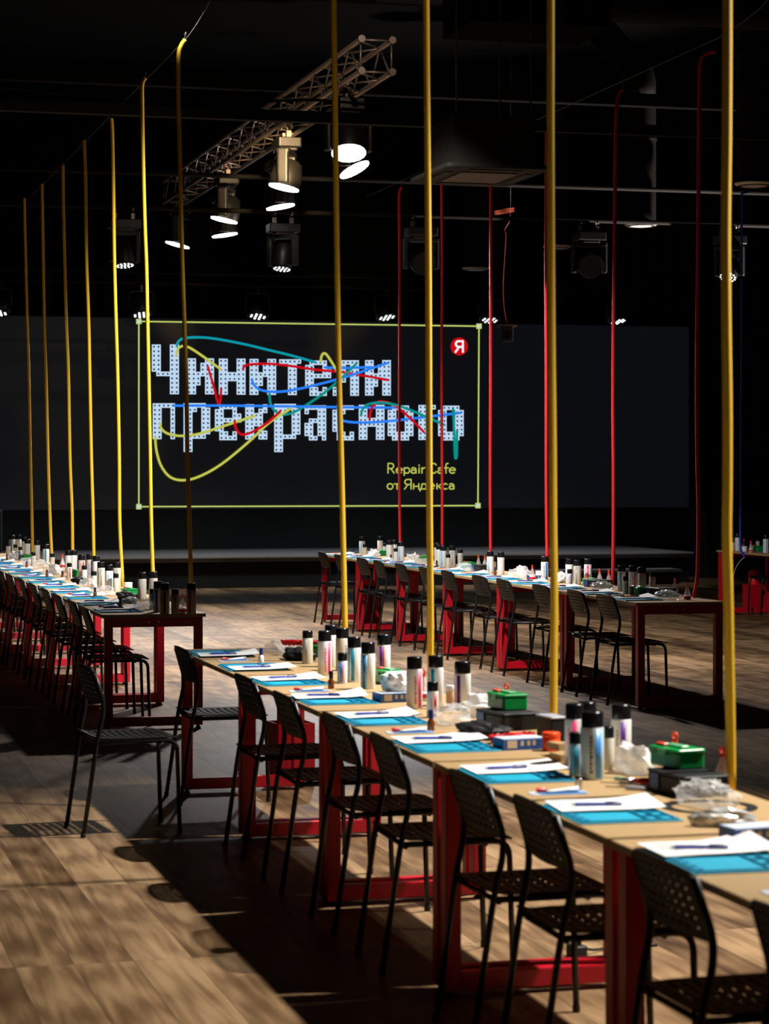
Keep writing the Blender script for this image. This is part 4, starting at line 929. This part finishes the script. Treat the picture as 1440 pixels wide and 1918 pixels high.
def head_protos(R, lit, led):
    base = MB().rbox((0, 0, -0.16), (0.36, 0.25, 0.10), 0.02).rbox((0, 0, -0.225), (0.22, 0.2, 0.03), 0.02).mesh('base', M_HEAD, 0)
    clamp_ = [MB().box((x, 0, -0.075), (0.04, 0.05, 0.08)).tube([(x, -0.04, -0.01), (x, -0.03, 0.025), (x, 0.0, 0.04), (x, 0.03, 0.025), (x, 0.04, -0.01)], 0.010, 6).mesh('clamp', M_ALU) for x in (-0.1, 0.1)]
    arms = [MB().rbox((s * (R + 0.035), 0, -0.415), (0.06, 0.13, 0.36), 0.028).mesh('yoke_arm', M_HEAD) for s in (-1, 1)]
    bridge = MB().rbox((0, 0, -0.255), (2 * R + 0.12, 0.14, 0.05), 0.02).mesh('yoke_bridge', M_HEAD)
    head = MB().lathe([(R * 0.55, 0.16), (R * 0.8, 0.13), (R * 0.95, 0.02), (R, -0.02), (R, -0.115), (R * 0.97, -0.13)], 28).mesh('head', M_HEAD)
    for k in range(1): pass
    n = 72; vs = []; nb = 18
    for z in (-0.1255, -0.142):
        for k in range(n):
            t = 2 * math.pi * k / n; r = R * (0.92 + 0.035 * abs(math.sin(t * nb / 2))); vs.append((r * math.cos(t), r * math.sin(t), z))
    lens = MB().add(vs, [tuple(range(n - 1, -1, -1)), tuple(range(n, 2 * n))] + [(k, (k + 1) % n, n + (k + 1) % n, n + k) for k in range(n)]).mesh('lens', M_LENS if lit else M_GLASSD)
    leds = None
    if led:
        mb = MB(); rr = R * 0.115
        for a, b, c_ in ((0, 1, 0), (R * 0.38, 6, 0.2), (R * 0.76, 12, 0.1)):
            for k in range(b):
                t = 2 * math.pi * k / b + c_; mb.lathe([(rr, -0.146), (rr * 0.8, -0.150)], 10, Matrix.Translation((a * math.cos(t), a * math.sin(t), 0)))
        leds = mb.mesh('led_cluster', M_LED)
        lens = MB().lathe([(R * 0.95, -0.128), (R * 0.95, -0.145)], 28).mesh('lens', M_GLASSD)
    return base, clamp_, arms, bridge, head, lens, leds
HP_LIT = head_protos(0.17, True, False); HP_LED = head_protos(0.115, False, True); HP_DARK = head_protos(0.15, False, False)
def moving_head(P, loc, rz, pan, tilt, label, group, name='moving_head'):
    base, cl, arms, bridge, head, lens, leds = P
    r = thing(name, label, 'stage light', loc, rz, group)
    b = part('base', base, r)
    for c_ in cl: part('clamp', c_, r)
    part('yoke_bridge', bridge, r, None, None, pan)
    for a in arms: part('yoke_arm', a, r, None, None, pan)
    h = part('head', head, r); h.location = (0, 0, -0.49)
    h.rotation_mode = 'XYZ'; h.rotation_euler = (tilt[0], tilt[1], pan) if isinstance(tilt, tuple) else (tilt, 0, pan)
    part('lens', lens, h, 'bright white lit lens' if P is HP_LIT else 'dark glass lens')
    if leds: part('led_cluster', leds, h, 'lit white led dots')
    return r
PANS = [(0.35, -0.38, 0.10), (1.35, -0.50, 0.06), (1.42, 0.20, 0.10), (1.7, -0.17, 0.05), (1.42, 0.20, 0.07), (1.7, -0.15, 0.02), (1.42, 0.24, 0.08)]
HL = ['closest to the camera, its glowing face tilted forward', 'second from the camera, tilted sideways under the truss end', 'third from the camera, its body lit warm amber', 'fourth from the camera, dark body behind the amber one',
      'fifth from the camera, below the brightly lit clamp', 'sixth from the camera, thin sliver of lit lens', 'last and farthest along the truss']
for k, (p, q, aim_, e_) in enumerate(HEADS):
    moving_head(HP_LIT, (p, q, TZ0 - 0.035), math.pi / 2, PANS[k][0] - A - math.pi / 2, PANS[k][1:], 'lit truss spotlight, ' + HL[k], 'lit spotlights along the truss')

# ------------------------------------------------------------------ overhead: pipes, beams, ducts
def pipe_q(px_, py_, h): 
    s = (py_ - HY) / (H - h); return world((px_ - CX) / s, F / s, h).y
def bar(name, lab, cat, q, h, r, m, p0_=-6.5, p1_=17.0, box=False):
    mb = MB().box(((p0_ + p1_) / 2, q, h), (p1_ - p0_, r * 2, r * 2)) if box else MB().tube([(p0_, q, h), (p1_, q, h)], r, 12)
    return tag(mb.build(name, m), lab, cat)
bar('cable_tray', 'dark flat cable tray crossing above the hanging hoses', 'cable tray', 18.93, 4.60, 0.045, M_DUCT, box=True)
tag(MB().tube(spline([(-3.5, 18.9, 4.69), (0.0, 18.9, 4.67), (1.2, 18.9, 4.76), (2.2, 18.92, 4.72), (3.4, 18.9, 4.67), (4.4, 18.9, 4.74), (5.2, 18.9, 4.68), (5.6, 18.9, 4.68)], 6), 0.011, 8).build('power_cable', M_DUCT), 'loose dark cable lying along the cable tray', 'cable')
bar('roof_beam', 'dark square roof beam crossing behind the truss top', 'beam', 24.9, 5.85, 0.07, M_DUCT, box=True)
QP = 26.55
bar('lighting_pipe', 'dark lighting pipe carrying the row of moving heads over the floor', 'pipe', QP, 4.66, 0.028, M_DUCT)
bar('lighting_pipe', 'dark upper pipe running just above the pipe of moving heads', 'pipe', QP - 0.3, 5.02, 0.028, M_DUCT)
bar('lighting_pipe', 'thin pipe above the screen carrying the small led lamps', 'pipe', 32.0, 4.24, 0.024, M_DUCT)
bar('lighting_pipe', 'dark horizontal pipe behind the lamps above the screen', 'pipe', 34.6, 4.62, 0.04, M_DUCT)
bar('air_duct', 'large dark round air duct crossing under the ceiling', 'air duct', 21.6, 6.25, 0.14, M_DUCT, -6.5, 5.6)
bar('air_duct', 'second dark round air duct crossing beyond the hanging panel', 'air duct', 20.6, 5.98, 0.13, M_DUCT, 7.6, 17.0)
v = at_z(985, 30, 20.5)
pn = MB().box((v.x, v.y, v.z + 0.25), (1.25, 0.9, 0.8)).build('ceiling_box', M_BLACKWALL); tag(pn, 'large black box hung from the ceiling between the two round ducts', 'ceiling box')
for k, (x, y, lab) in enumerate(((1412, 342, 'nearest the blue hose'), (1200, 418, 'between the two nearest red hoses'), (1045, 460, 'partly behind a yellow hose'), (891, 501, 'smallest, beside the hanging camera'))):
    s = (HY - y) / 3.0; c = world((x - CX) / s, F / s, 4.7); r_ = 0.185
    d = thing('duct_diffuser', 'vertical round duct with pale disc diffuser, ' + lab, 'air diffuser', c, 0, 'ceiling ducts with disc diffusers')
    part('duct_pipe', MB().lathe([(r_, 0.0), (r_, 1.55)], 24).tube(fillet([(0, 0, 1.54), (0, 0, 1.8), (-0.5, 0.3, 2.5)], 0.25), r_, 20).mesh('duct_pipe', M_DUCT), d)
    part('duct_collar', MB().lathe([(r_ + 0.006, 1.0), (r_ + 0.012, 1.01), (r_ + 0.012, 1.03), (r_ + 0.006, 1.04)], 24).mesh('duct_collar', M_DUCT), d)
    part('disc', MB().lathe([(0.09, -0.045), (0.165, -0.036), (0.2, -0.022), (0.205, -0.006), (0.186, -0.001)], 32).mesh('disc', M_DIFF), d)
    part('disc_ring', MB().lathe([(0.158, -0.040), (0.162, -0.043), (0.17, -0.0405), (0.172, -0.034)], 32).mesh('disc_ring', M_DARK), d)
# ceiling cassette air conditioner
n0 = at_h(838, 312, 4.05); n1 = at_h(1050, 312, 4.05); f0 = at_h(776, 344, 4.05)
pc = (n0.x + n1.x) / 2; qc = (n0.y + f0.y) / 2; Wp = n1.x - n0.x; Wq = f0.y - n0.y
ac = thing('ceiling_air_conditioner', 'square dark cassette air conditioner hanging above the red hoses', 'air conditioner', (pc, qc, 4.05))
part('casing', MB().box((0, 0, 0.24), (Wp * 0.78, Wq * 0.78, 0.40)).mesh('casing', M_GRILLE, 0.01), ac)
part('panel', MB().rbox((0, 0, 0.02), (Wp, Wq, 0.04), 0.05).mesh('panel', M_GRILLE), ac)
part('grille', MB().rbox((0, 0, -0.004), (Wp * 0.55, Wq * 0.55, 0.012), 0.02).mesh('grille', mat('grille_brown', (0.11, 0.075, 0.06), 0.5)), ac)
for dx, dy, a, b in ((0, -0.39, 0.5, 0.07), (0, 0.39, 0.5, 0.07), (-0.39, 0, 0.07, 0.5), (0.39, 0, 0.07, 0.5)):
    part('louvre', MB().box((dx * Wp, dy * Wq, -0.003), (a * Wp, b * Wq, 0.008)).mesh('louvre', M_RUBBER), ac)
for dx in (-0.36, 0.36):
    for dy in (-0.36, 0.36): part('hanger_rod', MB().tube([(dx * Wp, dy * Wq, 0.43), (dx * Wp, dy * Wq, HC - 4.05)], 0.008, 6).mesh('hanger_rod', M_DARK), ac)
# moving heads on the pipe across the room
for k, (x, P, pan, tilt, lab) in enumerate(((232, HP_LED, 0.5, -0.22, 'lit led moving head on the pipe, close to the long yellow-hose row'), (530, HP_LED, -0.4, -0.22, 'lit led moving head on the pipe, just below the truss'),
                                            (788, HP_DARK, 0.3, -1.2, 'unlit moving head on the pipe, below the air conditioner'), (1103, HP_DARK, 0.1, -1.3, 'unlit moving head on the pipe with large dark lens'),
                                            (1366, HP_LED, -0.4, -0.55, 'lit led moving head on the pipe, beside the blue hose'))):
    t = (x - CX) / F; Z = QP / (CA - t * SA); c = at_z(x, 400, Z)
    moving_head(P, (c.x, QP, 4.63), 0, pan - A, tilt, lab, 'moving heads on the cross pipe')
# small led lamps above the screen
def par_proto():
    can = MB().lathe([(0.09, 0.20), (0.135, 0.17), (0.15, 0.02), (0.15, -0.02), (0.138, -0.021), (0.138, 0.0)], 24).mesh('housing', M_HEAD)
    yoke = MB().tube(fillet([(-0.165, 0, 0.06), (-0.165, 0, 0.30), (0.165, 0, 0.30), (0.165, 0, 0.06)], 0.06), 0.012, 8).box((0, 0, 0.34), (0.04, 0.04, 0.09)).mesh('yoke', M_HEAD)
    mb = MB(); pts = [(x, y) for y in (-0.08, -0.027, 0.027, 0.08) for x in (-0.09, -0.03, 0.03, 0.09) if not (abs(x) > 0.08 and abs(y) > 0.06)]
    for (x, y) in pts: mb.lathe([(0.0185, -0.024), (0.013, -0.032)], 10, Matrix.Translation((x, y, 0)))
    face_ = MB().lathe([(0.137, -0.012), (0.137, -0.0225)], 24).mesh('face', M_GLASSD)
    return can, yoke, mb.mesh('led_cluster', M_LED), face_
PAR = par_proto()
for k, (x, y, lab) in enumerate(((-2, 583, 'cut by the edge of the picture'), (265, 587, 'just over the lime frame corner'), (483, 590, 'over the first word of the lettering'), (724, 592, 'over the end of the lettering'), (917, 597, 'over the red round badge'), (1157, 600, 'over the blank end of the screen'))):
    c = on_q(x, y, 32.0); r = thing('led_lamp', 'small lit led lamp hanging above the screen, ' + lab, 'stage light', (c.x, 32.0, c.z), 0, 'led lamps above the screen')
    can, yoke, led, fc = PAR
    spot('led_lamp_spot', (c.x, 31.9, c.z - 0.06), (c.x - 0.3, 33.2, 0.4), 170, 80, 0.8, (0.9, 0.97, 1.0), 0.1)
    h = part('housing', can, r); h.rotation_euler = (-0.32, 0.12 * (-1) ** k, -A + 0.1 * k)
    part('face', fc, h); part('led_cluster', led, h, 'lit white led dots')
    part('yoke', yoke, r)
    part('drop_rod', MB().tube([(0, 0, 0.36), (0, 0, max(0.4, 4.22 - c.z))], 0.012, 8).mesh('drop_rod', M_DARK), r)
# hanging camera with orange cable
Z = 29.5; c = at_z(950, 626, Z)
hc = thing('hanging_camera', 'small dark camera hanging in front of the screen on an orange cord', 'camera', c, A * -1)
part('camera_body', MB().rbox((0, 0, 0), (0.15, 0.14, 0.19), 0.02).mesh('camera_body', M_GRILLE), hc)
part('camera_lens', MB().lathe([(0.052, 0), (0.055, 0.02), (0.045, 0.03)], 20, Matrix.Translation((0.01, -0.07, -0.03)) @ Matrix.Rotation(math.pi / 2, 4, 'X')).mesh('camera_lens', M_GLASSD), hc)
part('mount_plate', MB().box((0, 0, 0.105), (0.24, 0.12, 0.02)).mesh('mount_plate', M_ALU), hc)
pts = spline([at_z(x, y, Z) for x, y in ((950, 607), (948, 600), (943, 570), (942, 530), (945, 480), (947, 440), (945, 430), (952, 418), (956, 405), (953, 398))], 5)
oc = thing('orange_cord', 'thin orange cord coiled above and running down to the hanging camera', 'cord', pts[0])
rel(MB().tube(pts, 0.005, 6), 'cord', M_CORD, oc)
cc = at_z(944, 394, Z)
mb = MB()
for j in range(3): mb.tube([cc + Vector((0.125 * math.cos(t * math.pi / 12), 0.10 * math.sin(t * math.pi / 12), 0.02 * j - 0.03 + 0.02 * math.cos(t * math.pi / 12))) for t in range(24)], 0.005, 6, None, True)
rel(mb, 'cord_coil', M_CORD, oc)
rel(MB().tube([at_z(956, 400, Z), Vector((at_z(956, 400, Z).x, at_z(956, 400, Z).y, HC))], 0.004, 6), 'hanger_wire', M_DARK, oc)

# ------------------------------------------------------------------ beside the stage: cases, line array, drape, loudspeaker
def case_big(loc, d, lab):
    r = thing('flight_case', lab, 'equipment case', loc, 0, 'black equipment cases')
    part('shell', MB().rbox((0, 0, d[2] / 2), d, 0.02).mesh('shell', M_DARK), r)
    for x in (-0.3, 0.0, 0.3):
        part('handle', MB().box((x * d[0], -d[1] / 2 - 0.006, d[2] * 0.5), (0.09, 0.012, 0.13)).mesh('handle', M_RUBBER), r)
    part('edge_strip', MB().box((0, -d[1] / 2 - 0.003, d[2] - 0.012), (d[0] * 0.98, 0.006, 0.012)).mesh('edge_strip', M_ALU), r)
b = on_q(1318, 1085, 34.2)
case_big((b.x + 0.62, 34.55, 0), (1.2, 0.7, 0.52), 'black equipment case on the floor beside the stage, lower of the stack')
case_big((b.x + 0.60, 34.55, 0.5205), (1.2, 0.7, 0.52), 'black equipment case stacked on the case beside the stage')
case_big((b.x + 1.90, 34.55, 0), (1.2, 0.7, 0.98), 'tall black equipment case behind the blue-hose table')
la = thing('line_array', 'dark curved speaker array hanging beside the end of the screen', 'loudspeaker', on_q(1382, 690, 34.8))
for k in range(4):
    y_ = 640 + 36 * k; c = on_q(1384 - 1.6 * k * k * 0.8, y_, 34.8) - la.location
    s_ = part('speaker_box', MB().box((0, 0, 0), (0.20, 0.4, 0.27)).mesh('speaker_box', M_GRILLE, 0.01), la, None, c); s_.rotation_euler = (0.08 * k, 0, 0)
    part('grille_slot', MB().box((0.0, -0.205, 0.03), (0.05, 0.01, 0.16)).mesh('grille_slot', M_RUBBER), s_)
part('hanger_chain', MB().tube([(0, 0, 0.5), (0, 0, HC - la.location.z)], 0.012, 6).mesh('hanger_chain', M_DARK), la)
def drape(p0_, p1_, q, z0, z1, lab):
    vs = []; fs = []; n = 160
    for k in range(n + 1):
        p = p0_ + (p1_ - p0_) * k / n; y = q + 0.06 * math.sin(k * 0.55) + 0.02 * math.sin(k * 0.21)
        vs += [(p, y, z0), (p, y, z1), (p, y + 0.02, z0), (p, y + 0.02, z1)]
    for k in range(n):
        o = 4 * k; fs += [(o, o + 4, o + 5, o + 1), (o + 2, o + 3, o + 7, o + 6), (o + 1, o + 5, o + 7, o + 3)]
    tag(MB().add(vs, fs, True).build('stage_drape', M_CURT), lab, 'curtain')
drape(13.55, 17.4, 36.6, 0.02, 6.2, 'black pleated drape hanging beside the end of the screen')
ls = at_z(-6, 1010, 33.0)
spk = thing('stage_loudspeaker', 'black loudspeaker box on the stage edge, cut by the edge of the picture', 'loudspeaker', (ls.x - 0.12, 33.6, 0.45))
part('cabinet', MB().rbox((0, 0, 0.33), (0.42, 0.4, 0.66), 0.02).mesh('cabinet', M_DARK), spk)
part('grille', MB().box((0, -0.203, 0.33), (0.38, 0.008, 0.6)).mesh('grille', M_MBLACK), spk)
